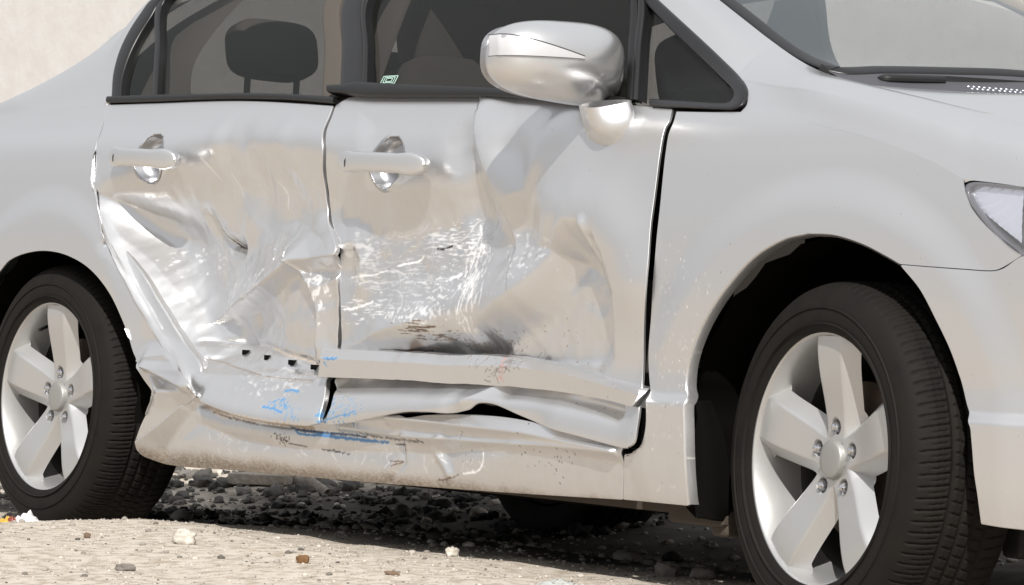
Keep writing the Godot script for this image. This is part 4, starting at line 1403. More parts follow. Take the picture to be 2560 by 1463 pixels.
func underbody(car: Node3D) -> void:
	# dark structure behind the skins, floor and inner arches
	for mir in [false, true]:
		var g := Geo.new()
		var rows := []
		for y in [0.24, 0.45, 0.65, 0.80, 0.90, 0.96]:
			var row := PackedVector3Array()
			for x in [-0.92, -0.6, -0.3, 0.1, 0.5, 0.9]:
				row.append(Vector3(x, y, side_z(x, y) - 0.19 + 0.06 * smoothstep(0.7, 0.95, y)))
			rows.append(row)
		sheet(g, rows, Vector3(0, 0, 1), 0.0, mir)
		put("inner_side", g, M.inner, car)
		# arch liners
		for ax in [AXLE_X, -AXLE_X]:
			g = Geo.new()
			var r2 := []
			for zz in [[0.832, 0.381], [0.80, 0.39], [0.60, 0.395], [0.42, 0.395], [0.42, 0.2]]:
				var row := PackedVector3Array()
				for i in 41:
					var a := -0.12 + (PI + 0.24) * i / 40.0
					var ridge := 0.006 * sin(a * 22.0) if zz[0] < 0.84 and zz[0] > 0.45 else 0.0
					var stretch := 1.0
					row.append(Vector3(ax + cos(a) * (zz[1] + ridge) * stretch, ARCH_Y + sin(a) * (zz[1] + ridge), zz[0]))
				r2.append(row)
			sheet(g, r2, Vector3(0, -1, 0.1), 0.0, mir)
			put("arch_liner", g, M.under, car)
	var fl := Geo.new()
	pillow(fl, Vector3(-0.05, 0.25, 0), Vector3(1.95, 0.14, 1.50), 0.12, Basis.IDENTITY, 40, 12)
	pillow(fl, Vector3(0.0, 0.32, 0), Vector3(4.2, 0.20, 0.80), 0.12, Basis.IDENTITY, 40, 12)
	pillow(fl, Vector3(1.94, 0.36, 0), Vector3(0.34, 0.22, 1.3), 0.2, Basis.IDENTITY, 40, 12)
	pillow(fl, Vector3(-1.98, 0.42, 0), Vector3(0.40, 0.32, 1.4), 0.2, Basis.IDENTITY, 40, 12)
	pillow(fl, Vector3(1.35, 0.62, 0), Vector3(1.3, 0.5, 0.8), 0.2, Basis.IDENTITY, 40, 12)
	put("floor_pan", fl, M.under, car)
	# lower seam flange of the sill
	var g2 := Geo.new()
	sweep(g2, even(p2("-0.80,0.196,.765 -0.3,0.195,.765 0.3,0.198,.765 0.95,0.196,.765"), 30), Vector3.UP, PackedVector2Array([Vector2(0.03, 0.006), Vector2(0.03, -0.006), Vector2(-0.008, -0.004), Vector2(-0.008, 0.004)]))
	put("sill_flange", g2, M.dirty_metal, car)
	g2 = Geo.new()
	pillow(g2, Vector3(0.93, 0.188, 0.745), Vector3(0.16, 0.035, 0.05), 0.3)
	pillow(g2, Vector3(0.985, 0.175, 0.735), Vector3(0.05, 0.045, 0.04), 0.4)
	put("jacking_bracket", g2, M.dirty_metal, car)
	# mud flap behind the front wheel
	g2 = Geo.new()
	var fa := p2("0.9791,0.3942,0.845 0.9796,0.3373,0.845 0.9837,0.2647,0.842 0.9883,0.2084,0.835 1.0004,0.1899,0.82")
	var fb := p2("0.9977,0.3983,0.8 1.013,0.3414,0.78 1.0187,0.2691,0.765 1.0155,0.2107,0.755 1.0052,0.1838,0.75")
	var fm := PackedVector3Array()
	for k in fa.size():
		fm.append(fa[k].lerp(fb[k], 0.5) + Vector3(0.012, 0, 0.008))
	sheet(g2, loft([fa, fm, fb], 40, 16), Vector3(1, 0, 0.5), 0.008)
	var flap := put("mud_flap", g2, M.inner, car)
	for s in ["1.0006,0.466,0.838", "0.9984,0.342,0.842", "1.0018,0.2768,0.84"]:
		g2 = Geo.new()
		pillow(g2, p2(s)[0] + Vector3(0.006, 0, 0.004), Vector3(0.008, 0.014, 0.014), 0.8, Basis.IDENTITY, 12, 8)
		put("clip", g2, M.black, flap)
	g2 = Geo.new()
	var hb := p2("1.6164,0.1983,0.62")[0]
	pillow(g2, hb, Vector3(0.05, 0.07, 0.04), 0.4)
	put("splash_bracket", g2, M.dark, car)


func strip_on_side(g: Geo, a: String, b: String, n: int, bulge: float, depth: float, mir: bool) -> void:
	moulding(g, p2(a), p2(b), n, bulge, depth, Vector3(0, 0.25, 0.97), mir)


func pane(called: String, car: Node3D, mir: bool, b: String, t: String, l: String, r: String, dz: float) -> void:
	var g := Geo.new()
	sheet(g, on_side(coons(p2(b), p2(t), p2(l), p2(r), 26, 20), [], dz), Vector3(0, 0, 1), 0.0, mir)
	put(called, g, M.rear_glass if mir and called != "front_door_window" else M.glass, car)  # darker tint added to the far-side rear panes to dim the bright wall


func glasshouse(car: Node3D, mir: bool) -> void:
	pane("quarter_window", car, mir, "-1.2347,1.0182 -1.1562,1.0159 -1.0697,1.0154", "-1.283,1.2212 -1.2785,1.2413 -1.2747,1.2615 ", "-1.2347,1.0182 -1.2688,1.0655 -1.2882,1.1189 -1.2929,1.1692 -1.283,1.2212", "-1.0697,1.0154 -1.166,1.1359 -1.2747,1.2615", -0.012)
	pane("rear_door_window", car, mir, "-1.0734,1.0155 -0.7005,1.0083 -0.3598,0.9946", "-1.17,1.30 -0.9,1.345 -0.46,1.368", "-1.0734,1.0155 -1.1698,1.1361 -1.2747,1.2615 -1.17,1.30", "-0.3598,0.9946 -0.4399,1.1062 -0.5356,1.2222 -0.46,1.368", -0.012)
	pane("front_door_window", car, mir, "-0.2247,1.0174 0.2661,0.9915 0.7105,0.959", "-0.32,1.37 0.0,1.362 0.32,1.29", "-0.2247,1.0174 -0.2969,1.1185 -0.3692,1.2134 -0.32,1.37", "0.7105,0.959 0.6389,1.0623 0.5748,1.1635 0.50,1.21 0.32,1.29", -0.012)
	pane("front_quarter_window", car, mir, "0.7434,0.9572 0.8803,0.9469 1.0009,0.9403", "0.6268,1.1443 0.79,1.0645 0.9791,0.9747", "0.7434,0.9572 0.676,1.0609 0.6268,1.1443", "1.0009,0.9403 1.0087,0.9542 0.9791,0.9747", -0.010)
	# frames
	var f := Geo.new()
	strip_on_side(f, "-1.2633,1.0167,0.7717 -1.3077,1.0755,0.7454 -1.3343,1.1314,0.7184 -1.3415,1.1821,0.6923 -1.3339,1.2305,0.666 -1.3196,1.2635,0.647 -1.2,1.303,.607", "-1.2254,1.0159,0.7691 -1.2612,1.0653,0.747 -1.2805,1.1186,0.7219 -1.2852,1.1689,0.6963 -1.2785,1.217,0.6707 -1.2708,1.2613,0.6454 -1.17,1.295,.61", 60, 0.006, 0.02, mir)
	put("window_frame", f, M.pillar_black, car)
	f = Geo.new()
	strip_on_side(f, "-1.0808,1.0118,0.771 -1.181,1.1365,0.7129 -1.2902,1.2623,0.6448 -1.2,1.30,.61", "-1.0607,1.0112,0.7713 -1.1585,1.1356,0.7133 -1.263,1.2609,0.6456 -1.15,1.30,.61", 20, 0.004, 0.02, mir)
	put("window_divider", f, M.pillar_black, car)
	f = Geo.new()
	strip_on_side(f, "-0.3803,0.991,0.7701 -0.466,1.1086,0.7148 -0.5686,1.2349,0.6487 -0.46,1.36,.585", "-0.311,0.989,0.7712 -0.3985,1.1058,0.7162 -0.5021,1.2313,0.6507 -0.40,1.365,.585", 20, 0.002, 0.03, mir)
	put("door_frame", f, M.trim, car)
	f = Geo.new()
	strip_on_side(f, "-0.3023,1.0051,0.7783 -0.3695,1.1029,0.7336 -0.4656,1.2274,0.6689 -0.405,1.365,.59", "-0.2157,1.0025,0.7797 -0.2877,1.0996,0.7352 -0.3876,1.2232,0.6713 -0.34,1.37,.59", 20, 0.003, 0.03, mir)
	put("centre_pillar_cover", f, M.pillar_black, car)
	f = Geo.new()
	strip_on_side(f, "-0.2157,1.0076,0.7791 -0.2829,1.0992,0.7374 -0.3827,1.2227,0.6736 -0.335,1.365,.59", "-0.1989,1.0071,0.7793 -0.2658,1.0985,0.7377 -0.365,1.2217,0.6741 -0.325,1.365,.59", 20, 0.005, 0.02, mir)
	put("window_channel", f, M.rubber_trim, car)
	f = Geo.new()
	strip_on_side(f, "0.7068,0.955,0.8047 0.6314,1.0626,0.7481 0.5594,1.1726,0.6944 0.50,1.215,.68", "0.7292,0.9544,0.8051 0.6538,1.0617,0.7484 0.5827,1.1714,0.6951 0.52,1.215,.68", 20, 0.004, 0.02, mir)
	put("window_channel", f, M.black, car)
	f = Geo.new()
	strip_on_side(f, "0.7348,0.9537,0.8105 0.6605,1.0609,0.7537 0.5921,1.1703,0.7006 0.52,1.215,.69", "0.7508,0.9533,0.8108 0.6789,1.0602,0.7538 0.6126,1.1692,0.7012 0.54,1.215,.69", 20, 0.007, 0.02, mir)
	put("window_divider", f, M.rubber_trim, car)
	# frame of the small front window, its rounded corner included
	f = Geo.new()
	strip_on_side(f, "0.6638,1.1567,0.7062 0.751,1.1152,0.7253 0.8327,1.0751,0.7411 0.9144,1.035,0.7582 0.9984,0.9943,0.7803 1.0378,0.9732,0.7961 1.0567,0.9555,0.8081 1.0641,0.935,0.8225 1.0516,0.9275,0.8284 1.0181,0.9276,0.8285 0.8977,0.934,0.8236 0.7979,0.94,0.8191", "0.6194,1.1546,0.7036 0.7118,1.1077,0.726 0.797,1.0642,0.7439 0.8871,1.0198,0.7632 0.9813,0.9771,0.7894 1.006,0.9652,0.798 1.0179,0.9539,0.8054 1.0171,0.9446,0.8117 1.0063,0.9417,0.8138 0.9761,0.9426,0.8132 0.878,0.9493,0.8084 0.7778,0.9562,0.8039", 120, 0.005, 0.02, mir)
	strip_on_side(f, "0.25,1.345,.605 0.45,1.262,.66 0.6638,1.1567,0.7062", "0.27,1.32,.62 0.45,1.235,.67 0.6194,1.1546,0.7036", 20, 0.005, 0.02, mir)
	put("window_frame", f, M.pillar_black, car)
	# frame along the roof
	f = Geo.new()
	strip_on_side(f, "-1.2,1.303,.607 -0.9,1.352,.587 -0.4,1.385,.575 0.0,1.378,.578 0.25,1.345,.605", "-1.17,1.288,.615 -0.9,1.333,.595 -0.4,1.365,.585 0.0,1.358,.59 0.27,1.32,.62", 50, 0.004, 0.02, mir)
	put("window_frame", f, M.pillar_black, car)
	# mouldings at the foot of the windows
	f = Geo.new()
	strip_on_side(f, "-1.2785,1.0208,0.7729 -1.0771,1.0188,0.7737 -0.8642,1.0145,0.7758 -0.6937,1.0113,0.7773 -0.493,1.0034,0.7812 -0.302,0.9914,0.7878", "-1.2727,1.0051,0.7783 -1.0651,1.0022,0.7798 -0.8552,1.0011,0.7804 -0.6848,0.9981,0.782 -0.4828,0.9896,0.7869 -0.2956,0.9761,0.7951", 60, 0.006, 0.02, mir)
	put("belt_moulding", f, M.black, car)
	f = Geo.new()
	strip_on_side(f, "-0.3374,1.0176,0.7843 -0.274,1.0182,0.784 -0.2467,1.0218,0.7824 -0.1231,1.0152,0.7854 0.2873,0.9917,0.7976 0.51,0.9756,0.8073 0.726,0.9585,0.8184", "-0.3259,1.0004,0.7908 -0.2578,0.9956,0.7934 -0.1928,0.9901,0.7966 -0.1011,0.9865,0.7987 0.3011,0.9737,0.8065 0.5245,0.9572,0.8173 0.7396,0.9414,0.8281", 70, 0.007, 0.03, mir)
	put("belt_moulding", f, M.black, car)


func trims(car: Node3D) -> void:
	# the rubbing strip hangs loose along the front door: a hollow bar with a flat top
	var g := Geo.new()
	var top := p2("-0.1916,0.4566,0.86 -0.0471,0.4577,0.858 0.0916,0.458,0.855 0.2681,0.4579,0.853 0.4181,0.4608,0.856 0.5438,0.4544,0.863 0.6415,0.4466,0.87 0.7855,0.429,0.886 0.9107,0.4139,0.9")
	var edge := p2("-0.167,0.4365,0.878 -0.0187,0.4372,0.876 0.1192,0.4377,0.873 0.295,0.4372,0.871 0.4441,0.4413,0.874 0.5676,0.439,0.88 0.6648,0.4329,0.887 0.8081,0.4172,0.903 0.9305,0.4022,0.917")
	var low := p2("-0.1778,0.398,0.874 -0.0206,0.4005,0.872 0.1172,0.4024,0.869 0.2917,0.4018,0.866 0.4398,0.4034,0.868 0.5634,0.4016,0.874 0.6603,0.399,0.881 0.803,0.3906,0.897 0.9064,0.381,0.911")
	var low_in := PackedVector3Array()
	var top_in := PackedVector3Array()
	for k in low.size():
		low_in.append(low[k] - Vector3(0, 0.002, 0.05))
		top_in.append(top[k] - Vector3(0, -0.004, 0.03))
	var n := 90
	for pr in [[top_in, top, Vector3(0, 1, 0)], [top, edge, Vector3(0, 1, 0.4)], [edge, low, Vector3(0, -0.1, 1)], [low, low_in, Vector3(0, -1, 0)]]:
		var rows := loft([pr[0], pr[1]], n, 5)
		for j in rows.size():
			var row: PackedVector3Array = rows[j]
			for i in n:
				row[i] += Vector3(0, 0.0018, 0.0018) * lumps.get_noise_1d(row[i].x * 11.0 + 3.0) * smoothstep(-0.1, 0.15, row[i].x) * smoothstep(0.75, 0.45, row[i].x)
			rows[j] = row
		sheet(g, rows, pr[2])
	for e in [0, 8]:
		var nrm := Vector3(-1, 0, 0) if e == 0 else Vector3(1, 0, 0)
		tri(g, top_in[e], top[e], edge[e], nrm)
		tri(g, top_in[e], edge[e], low[e], nrm)
		tri(g, top_in[e], low[e], low_in[e], nrm)
	put("rubbing_strip", g, M.paint, car)
	# clip holes where the rear door's strip came off
	for s in ["-0.6335,0.4407,0.7622", "-0.4735,0.432,0.8076", "-0.3557,0.4247,0.8226", "-0.2588,0.4174,0.8294"]:
		var c := p2(s)[0]
		g = Geo.new()
		pillow(g, c + Vector3(0, 0, -0.001), Vector3(0.015, 0.0105, 0.014), 0.08, Basis.IDENTITY, 16, 8)
		put("clip_hole", g, M.inner, car)
	# maker's mark etched in the corner of the front door glass: a square with rings
	g = Geo.new()
	var c := p2("-0.1552,1.0258,0.7557")[0]
	var ux := Vector3(0.026, 0, 0)
	var uy := Vector3(0, 0.0085, -0.0043)
	for k in 3:
		var q := 1.0 - 0.3 * k
		var cor := [c - ux * q - uy * q, c + ux * q - uy * q, c + ux * q + uy * q, c - ux * q + uy * q]
		for e in 4:
			var a: Vector3 = cor[e]
			var b: Vector3 = cor[(e + 1) % 4]
			sweep(g, PackedVector3Array([a, b]), Vector3(0, 0.5, 0.9), PackedVector2Array([Vector2(0.0004, 0.0007), Vector2(0.0004, -0.0007), Vector2(-0.0004, -0.0007), Vector2(-0.0004, 0.0007)]))
	put("glass_mark", g, M.etch, car)


func handles_and_mirror(car: Node3D) -> void:
	for d in [["-0.9484,0.8661,0.8531", 0.147, "-0.9227,0.862,0.8861", ["ALL", "RD"]], ["-0.0113,0.8436,0.8579", 0.157, "0.029,0.8386,0.8925", ["ALL", "FD"]]]:
		var c := p2(d[0])[0]
		var half: float = d[1]
		var g := Geo.new()
		var cup_rows := []
		for j in 15:
			var row := PackedVector3Array()
			for i in 49:
				var a := TAU * i / 48.0
				var r := minf(j / 12.0, 1.0)
				var far_out := [0.0, 0.0015, 0.0065][maxi(0, j - 12)] as float
				var px := c.x + cos(a) * 0.060
				var py := c.y + sin(a) * 0.064
				var rim_z := side_z(px, py) + dent(d[3], px, py) + 0.0012
				row.append(Vector3(c.x + cos(a) * (0.0515 * r + far_out), c.y + sin(a) * (0.0560 * r + far_out), lerpf(c.z, rim_z, r) - 0.045 * sqrt(maxf(0.0, 1.0 - r * r)) - 0.0006 * (j - 13 if j > 13 else 0)))
			cup_rows.append(row)
		sheet(g, cup_rows, Vector3(0, 0, 1))
		put("handle_cup", g, M.cup, car)
		g = Geo.new()
		c = p2(d[2])[0] - Vector3(0, 0, 0.034)
		var gr := []
		var n := 40
		for i in n + 1:
			var t := i / float(n) * 2.0 - 1.0
			var x := t * half
			var body := pow(clampf(1.0 - pow(absf(t), 5.0), 0.0, 1.0), 0.5)
			var arch := 0.030 + 0.016 * (1.0 - t * t)
			var hh := (0.0205 + 0.0055 * smoothstep(0.45, 0.75, absf(t))) * body
			var th := 0.012 + 0.02 * smoothstep(0.4, 0.62, absf(t))
			var row := PackedVector3Array()
			for k in 21:
				var a := TAU * k / 20.0
				var qy := pw(sin(a), 0.6) * hh
				var qz := pw(cos(a), 0.7)
				row.append(c + Vector3(x, qy - 0.006 * t, arch + (qz * 0.010 if qz > 0 else qz * th) * (0.08 + 0.92 * body)))
			gr.append(row)
		sheet(g, gr, Vector3.ZERO)
		fix_out(g, 0, c + Vector3(0, 0, 0.03))
		put("door_handle", g, M.plain, car)
		g = Geo.new()
		var sx := c.x - half * 0.66
		sweep(g, PackedVector3Array([Vector3(sx, c.y + 0.014, c.z + 0.046), Vector3(sx - 0.004, c.y + 0.004, c.z + 0.0485), Vector3(sx - 0.004, c.y - 0.008, c.z + 0.0475)]), Vector3(0, 0, 1), PackedVector2Array([Vector2(0.0008, 0.001), Vector2(0.0008, -0.001), Vector2(-0.002, -0.001), Vector2(-0.002, 0.001)]))
		put("lock_cap_seam", g, M.dark, car)
	# door mirror
	var mirror := part("door_mirror", car)
	var g2 := Geo.new()
	var outline := PackedVector2Array()
	# outline seen from the front: (outwards, up)
	var mc := Vector3(0.625, 1.021, 0.91)
	var mrows := []
	for j in 26:
		var row := PackedVector3Array()
		for i in 61:
			var a := TAU * i / 60.0
			row.append(mc + mirror_shell(a, j / 25.0))
		mrows.append(row)
	sheet(g2, mrows, Vector3(1, 0, 0))
	# rear rim
	var back := []
	for j in 6:
		var row := PackedVector3Array()
		for i in 61:
			var a := TAU * i / 60.0
			row.append(mc + mirror_shell(a, 1.0) * Vector3(1, 1 - 0.02 * j * j * 0.4, 1 - 0.02 * j * j * 0.3) + Vector3(-0.012 * j, 0, 0))
		back.append(row)
	sheet(g2, back, Vector3.ZERO)
	fix_out(g2, 26 * 61, mc)
	put("mirror_shell", g2, M.plain, mirror)
	g2 = Geo.new()
	var gl := []
	for j in 2:
		var row := PackedVector3Array()
		for i in 61:
			row.append(mc + mirror_shell(TAU * i / 60.0, 1.0) * Vector3(1, 0.92, 0.94) * (0.001 if j == 0 else 1.0) + Vector3(-0.055, 0, 0))
		gl.append(row)
	sheet(g2, gl, Vector3(-1, 0, 0))
	put("mirror_glass", g2, M.chrome, mirror)
	# turn signal let into the shell
	g2 = Geo.new()
	var sig := []
	for j in 9:
		var row := PackedVector3Array()
		for i in range(-7, 41):
			var s := maxf(i, 0.0) / 40.0
			# from the outer end (wide) to a point on the front
			var y_top := lerpf(0.036, 0.006, s)
			var y_low := lerpf(-0.004, 0.0015, s)
			var y := lerpf(y_low, y_top, j / 8.0)
			var zz := lerpf(0.150 * pow(1.0 - pow(clampf(absf(y) / 0.069, 0.0, 0.99), 3.0), 0.33), 0.004, s)
			row.append(mc + mirror_at(y, zz) + Vector3(0.0028, 0, 0.0012) + (Vector3(-0.0055, 0, 0.0022) * minf(-i, 1.0) + Vector3(-0.0055, 0, -0.0004) * maxf(-i - 1.0, 0.0) if i < 0 else Vector3.ZERO))
		sig.append(row)
	sheet(g2, sig, Vector3(1, 0, 0.3), 0.006)
	put("turn_signal", g2, M.signal, mirror)
	g2 = Geo.new()
	for pr in [[8, 0.0016], [0, -0.0010]]:
		var ca := PackedVector3Array()
		var cb := PackedVector3Array()
		for i in 48:
			ca.append(sig[pr[0]][i] + Vector3(0.0004, 0, 0))
			cb.append(sig[pr[0]][i] + Vector3(0.0004, pr[1], 0))
		moulding(g2, ca, cb, 50, 0.0006, 0.004, Vector3(0.9, 0, 0.3))
	put("signal_seal", g2, M.dark, mirror)
	# foot of the mirror
	g2 = Geo.new()
	var n0 := even(p2("0.6632,0.9396,0.885 0.7197,0.9322,0.9 0.7417,0.9389,0.87 0.7594,0.9508,0.835 0.7269,0.9527,0.84 0.6923,0.9478,0.87 0.6632,0.9396,0.885"), 31)
	var n1 := even(p2("0.6623,0.903,0.87 0.7228,0.8906,0.885 0.7515,0.8955,0.865 0.7656,0.9195,0.83 0.7164,0.9268,0.82 0.6821,0.9173,0.85 0.6623,0.903,0.87"), 31)
	var n2 := even(p2("0.6564,0.8775,0.85 0.7018,0.8663,0.856 0.7378,0.8676,0.852 0.7619,0.8865,0.838 0.7436,0.8988,0.83 0.6783,0.886,0.835 0.6564,0.8775,0.85"), 31)
	sheet(g2, loft([n0, n1, n2], 31, 16), Vector3.ZERO)
	fix_out(g2, 0, (n0[0] + n2[15]) * 0.5)
	put("mirror_foot", g2, M.plain, mirror)


func fix_out(g: Geo, from: int, centre: Vector3) -> void:
	var s := 0.0
	for k in range(from, g.v.size()):
		s += signf(g.n[k].dot(g.v[k] - centre))
	if s < 0.0:
		for k in range(from, g.v.size()):
			g.n[k] = -g.n[k]
		for k in range(0, g.idx.size(), 3):
			if g.idx[k] >= from:
				var t := g.idx[k + 1]
				g.idx[k + 1] = g.idx[k + 2]
				g.idx[k + 2] = t


# shell of the mirror: outline angle a, 0 at the middle of the front, 1 at the rim
func mirror_shell(a: float, r: float) -> Vector3:
	var ca := pw(cos(a), 0.66)
	var sa := pw(sin(a), 0.66)
	var hz := 0.152 if ca > 0 else 0.138
	var hy := 0.076 if sa > 0 else 0.077
	var q := sin(r * PI / 2)
	return Vector3(0.085 * pow(maxf(cos(r * PI / 2), 0.0), 0.8), sa * hy * q * (1.0 - 0.10 * ca), ca * hz * q)


func mirror_at(y: float, z: float) -> Vector3:
	# point of the front at that height and distance out, by search along the radius
	var a := atan2(y / 0.076, z / 0.145)
	var best := Vector3.ZERO
	var lo := 0.0
	var hi := 1.0
	for k in 26:
		var m := (lo + hi) * 0.5
		best = mirror_shell(a, m)
		if Vector2(best.y, best.z).length() < Vector2(y, z).length():
			lo = m
		else:
			hi = m
	return Vector3(best.x, y, z)


func lamp(car: Node3D) -> void:
	for mir in [false, true]:
		var g := Geo.new()
		var top := p2("1.6624,0.7789,0.8371 1.666,0.787,0.8357 1.6844,0.7904,0.8335 1.7836,0.7837,0.8242 1.9107,0.7695,0.8108 2.02,0.72,.73")
		var low := p2("1.6626,0.7775,0.8372 1.6683,0.7654,0.8381 1.6874,0.7446,0.8385 1.7321,0.7074,0.8371 1.7993,0.6693,0.8311 1.8783,0.6354,0.8221 2.02,0.64,.76")
		var rows := loft([low, top], 60, 24)
		for j in rows.size():
			var row: PackedVector3Array = rows[j]
			for i in row.size():
				row[i] = Vector3(row[i].x, row[i].y, side_z(row[i].x, row[i].y) - 0.035)
			rows[j] = row
		sheet(g, rows, Vector3(0.3, 0.2, 1), 0.0, mir)
		put("headlight_bowl", g, M.lamp_dark, car)
		# cut-glass reflector
		g = Geo.new()
		var ref := coons(p2("1.6618,0.7708 1.6715,0.76 1.7147,0.7313 1.7864,0.6901"), p2("1.6643,0.7825 1.6952,0.7879 1.734,0.7853 1.7783,0.7813"), p2("1.6618,0.7708 1.6593,0.776 1.6643,0.7825"), p2("1.7864,0.6901 1.7816,0.7338 1.7783,0.7813"), 28, 18)
		on_side(ref, [], -0.010)
		for j in 18:
			var row: PackedVector3Array = ref[j]
			for i in 28:
				row[i].z += 0.0011 * (((i * 7 + j * 13) % 5) / 4.0 - 0.5)
			ref[j] = row
		sheet(g, ref, Vector3(0.3, 0.2, 1), 0.0, mir)
		put("reflector", g, M.reflector, car)
		g = Geo.new()
		for row_i in rows.size():
			var row: PackedVector3Array = rows[row_i]
			for i in row.size():
				row[i].z += 0.037
			rows[row_i] = row
		sheet(g, rows, Vector3(0.3, 0.2, 1), 0.0, mir)
		put("headlight_lens", g, M.lens, car)
		g = Geo.new()
		var rim := p2("1.7837,0.783,0.8243 1.7277,0.787,0.8297 1.6862,0.7897,0.8334 1.6679,0.7863,0.8356 1.6635,0.7775,0.8371 1.6703,0.764,0.8381 1.6892,0.7439,0.8384 1.7338,0.7068,0.8369 1.7994,0.6686,0.8311 1.87,0.64,.80")
		var rim_in := p2("1.7829,0.7778,0.823 1.7269,0.7818,0.8284 1.6871,0.7844,0.832 1.6739,0.7811,0.8337 1.6707,0.775,0.8348 1.677,0.7642,0.8354 1.6936,0.7474,0.8356 1.7381,0.7123,0.8341 1.7969,0.6773,0.8293 1.87,0.655,.80")
		moulding(g, rim, rim_in, 90, 0.002, 0.02, Vector3(0.1, 0.1, 0.98), mir)
		put("headlight_rim", g, M.lamp_dark, car)


func interior(car: Node3D) -> void:
	# back seat
	var seat := part("rear_seat", car)
	var g := Geo.new()
	pillow(g, Vector3(-1.12, 0.70, 0.0), Vector3(0.20, 0.64, 1.28), 0.35, Basis.from_euler(Vector3(0, 0, 0.35)), 30, 16)
	put("backrest", g, M.seat, seat)
	g = Geo.new()
	pillow(g, Vector3(-0.85, 0.50, 0.0), Vector3(0.55, 0.20, 1.28), 0.35)
	put("cushion", g, M.seat, seat)
	for z in [0.35, -0.35, 0.0]:
		g = Geo.new()
		var s := 1.0 if z != 0.0 else 0.7
		pillow(g, Vector3(-1.245, 1.095 + 0.075 * s, z), Vector3(0.11, 0.140 * s, 0.235), 0.55, Basis.from_euler(Vector3(0, 0, 0.25)), 30, 18)
		put("headrest", g, M.seat, seat)
		for q in [-0.07, 0.07]:
			g = Geo.new()
			lathe(g, PackedVector2Array([Vector2(0.008, 0.0), Vector2(0.008, 0.09)]), 10, Vector3(-1.235, 1.03, z + q), 1, true)
			put("headrest_post", g, M.dark, seat)
	# front seats
	for z in [0.37, -0.37]:
		var fs := part("front_seat", car)
		g = Geo.new()
		pillow(g, Vector3(-0.30, 0.78, z), Vector3(0.17, 0.68, 0.50), 0.4, Basis.from_euler(Vector3(0, 0, 0.33)), 30, 16)
		put("backrest", g, M.seat, fs)
		g = Geo.new()
		pillow(g, Vector3(0.02, 0.48, z), Vector3(0.55, 0.18, 0.52), 0.4)
		put("cushion", g, M.seat, fs)
		g = Geo.new()
		pillow(g, Vector3(-0.455, 1.15, z), Vector3(0.12, 0.20, 0.29), 0.5, Basis.from_euler(Vector3(0, 0, 0.25)), 30, 18)
		put("headrest", g, M.seat, fs)
	# shelf behind the back seat
	g = Geo.new()
	pillow(g, Vector3(-1.52, 1.01, 0), Vector3(0.54, 0.05, 1.16), 0.25)
	put("parcel_shelf", g, M.trim, car)
	# dashboard and wheel
	g = Geo.new()
	pillow(g, Vector3(0.82, 0.88, 0), Vector3(0.66, 0.20, 1.20), 0.4)
	put("dashboard", g, M.trim, car)
	g = Geo.new()
	var ring := []
	for i in 41:
		var a := TAU * i / 40.0
		var row := PackedVector3Array()
		for k in 13:
			var b := TAU * k / 12.0
			row.append(Vector3(0.42, 0.93, -0.37) + Basis.from_euler(Vector3(0, 0, -0.45)) * Vector3(0.016 * sin(b), cos(a) * (0.18 + 0.016 * cos(b)), sin(a) * (0.18 + 0.016 * cos(b))))
		ring.append(row)
	sheet(g, ring, Vector3.ZERO)
	put("steering_wheel", g, M.dark, car)
	# door linings and inner pillars, both sides
	for s in [1.0, -1.0]:
		g = Geo.new()
		pillow(g, Vector3(-0.15, 0.70, 0.655 * s), Vector3(2.0, 0.52, 0.06), 0.15)
		put("door_lining", g, M.trim, car)
		g = Geo.new()
		sheet(g, loft([p2("-1.02,0.98,.70 -1.10,1.10,.655 -1.05,1.22,.60 -0.95,1.32,.545"), p2("-1.75,1.0,.63 -1.58,1.11,.57 -1.38,1.215,.545 -1.12,1.30,.52")], 20, 6), Vector3(0, 0, -1), 0.0, s < 0)
		put("rear_pillar_lining", g, M.headliner if s < 0 else M.trim, car)
		g = Geo.new()
		sheet(g, loft([p2("-0.47,0.96,.70 -0.46,1.15,.63 -0.42,1.34,.54"), p2("-0.30,0.96,.70 -0.31,1.15,.63 -0.33,1.34,.54")], 14, 4), Vector3(0, 0, -1), 0.01, s < 0)
		put("centre_pillar_lining", g, M.trim, car)
		g = Geo.new()
		sheet(g, loft([p2("0.86,1.02,.66 0.62,1.14,.635 0.40,1.255,.60 0.22,1.34,.54"), p2("0.90,1.05,.62 0.70,1.152,.60 0.5,1.262,.565 0.24,1.35,.525")], 14, 4), Vector3(0, 0, -1), 0.01, s < 0)
		put("screen_pillar_lining", g, M.headliner if s < 0 else M.trim, car)


# ------------------------------------------------------------------ wheels
func spoke_half(r: float) -> float:
	return 0.0270 + 0.0120 * clampf((r - 0.06) / 0.14, 0.0, 1.0)


func face_z(r: float) -> float:
	return -0.030 + 0.024 * smoothstep(0.04, 0.20, r)


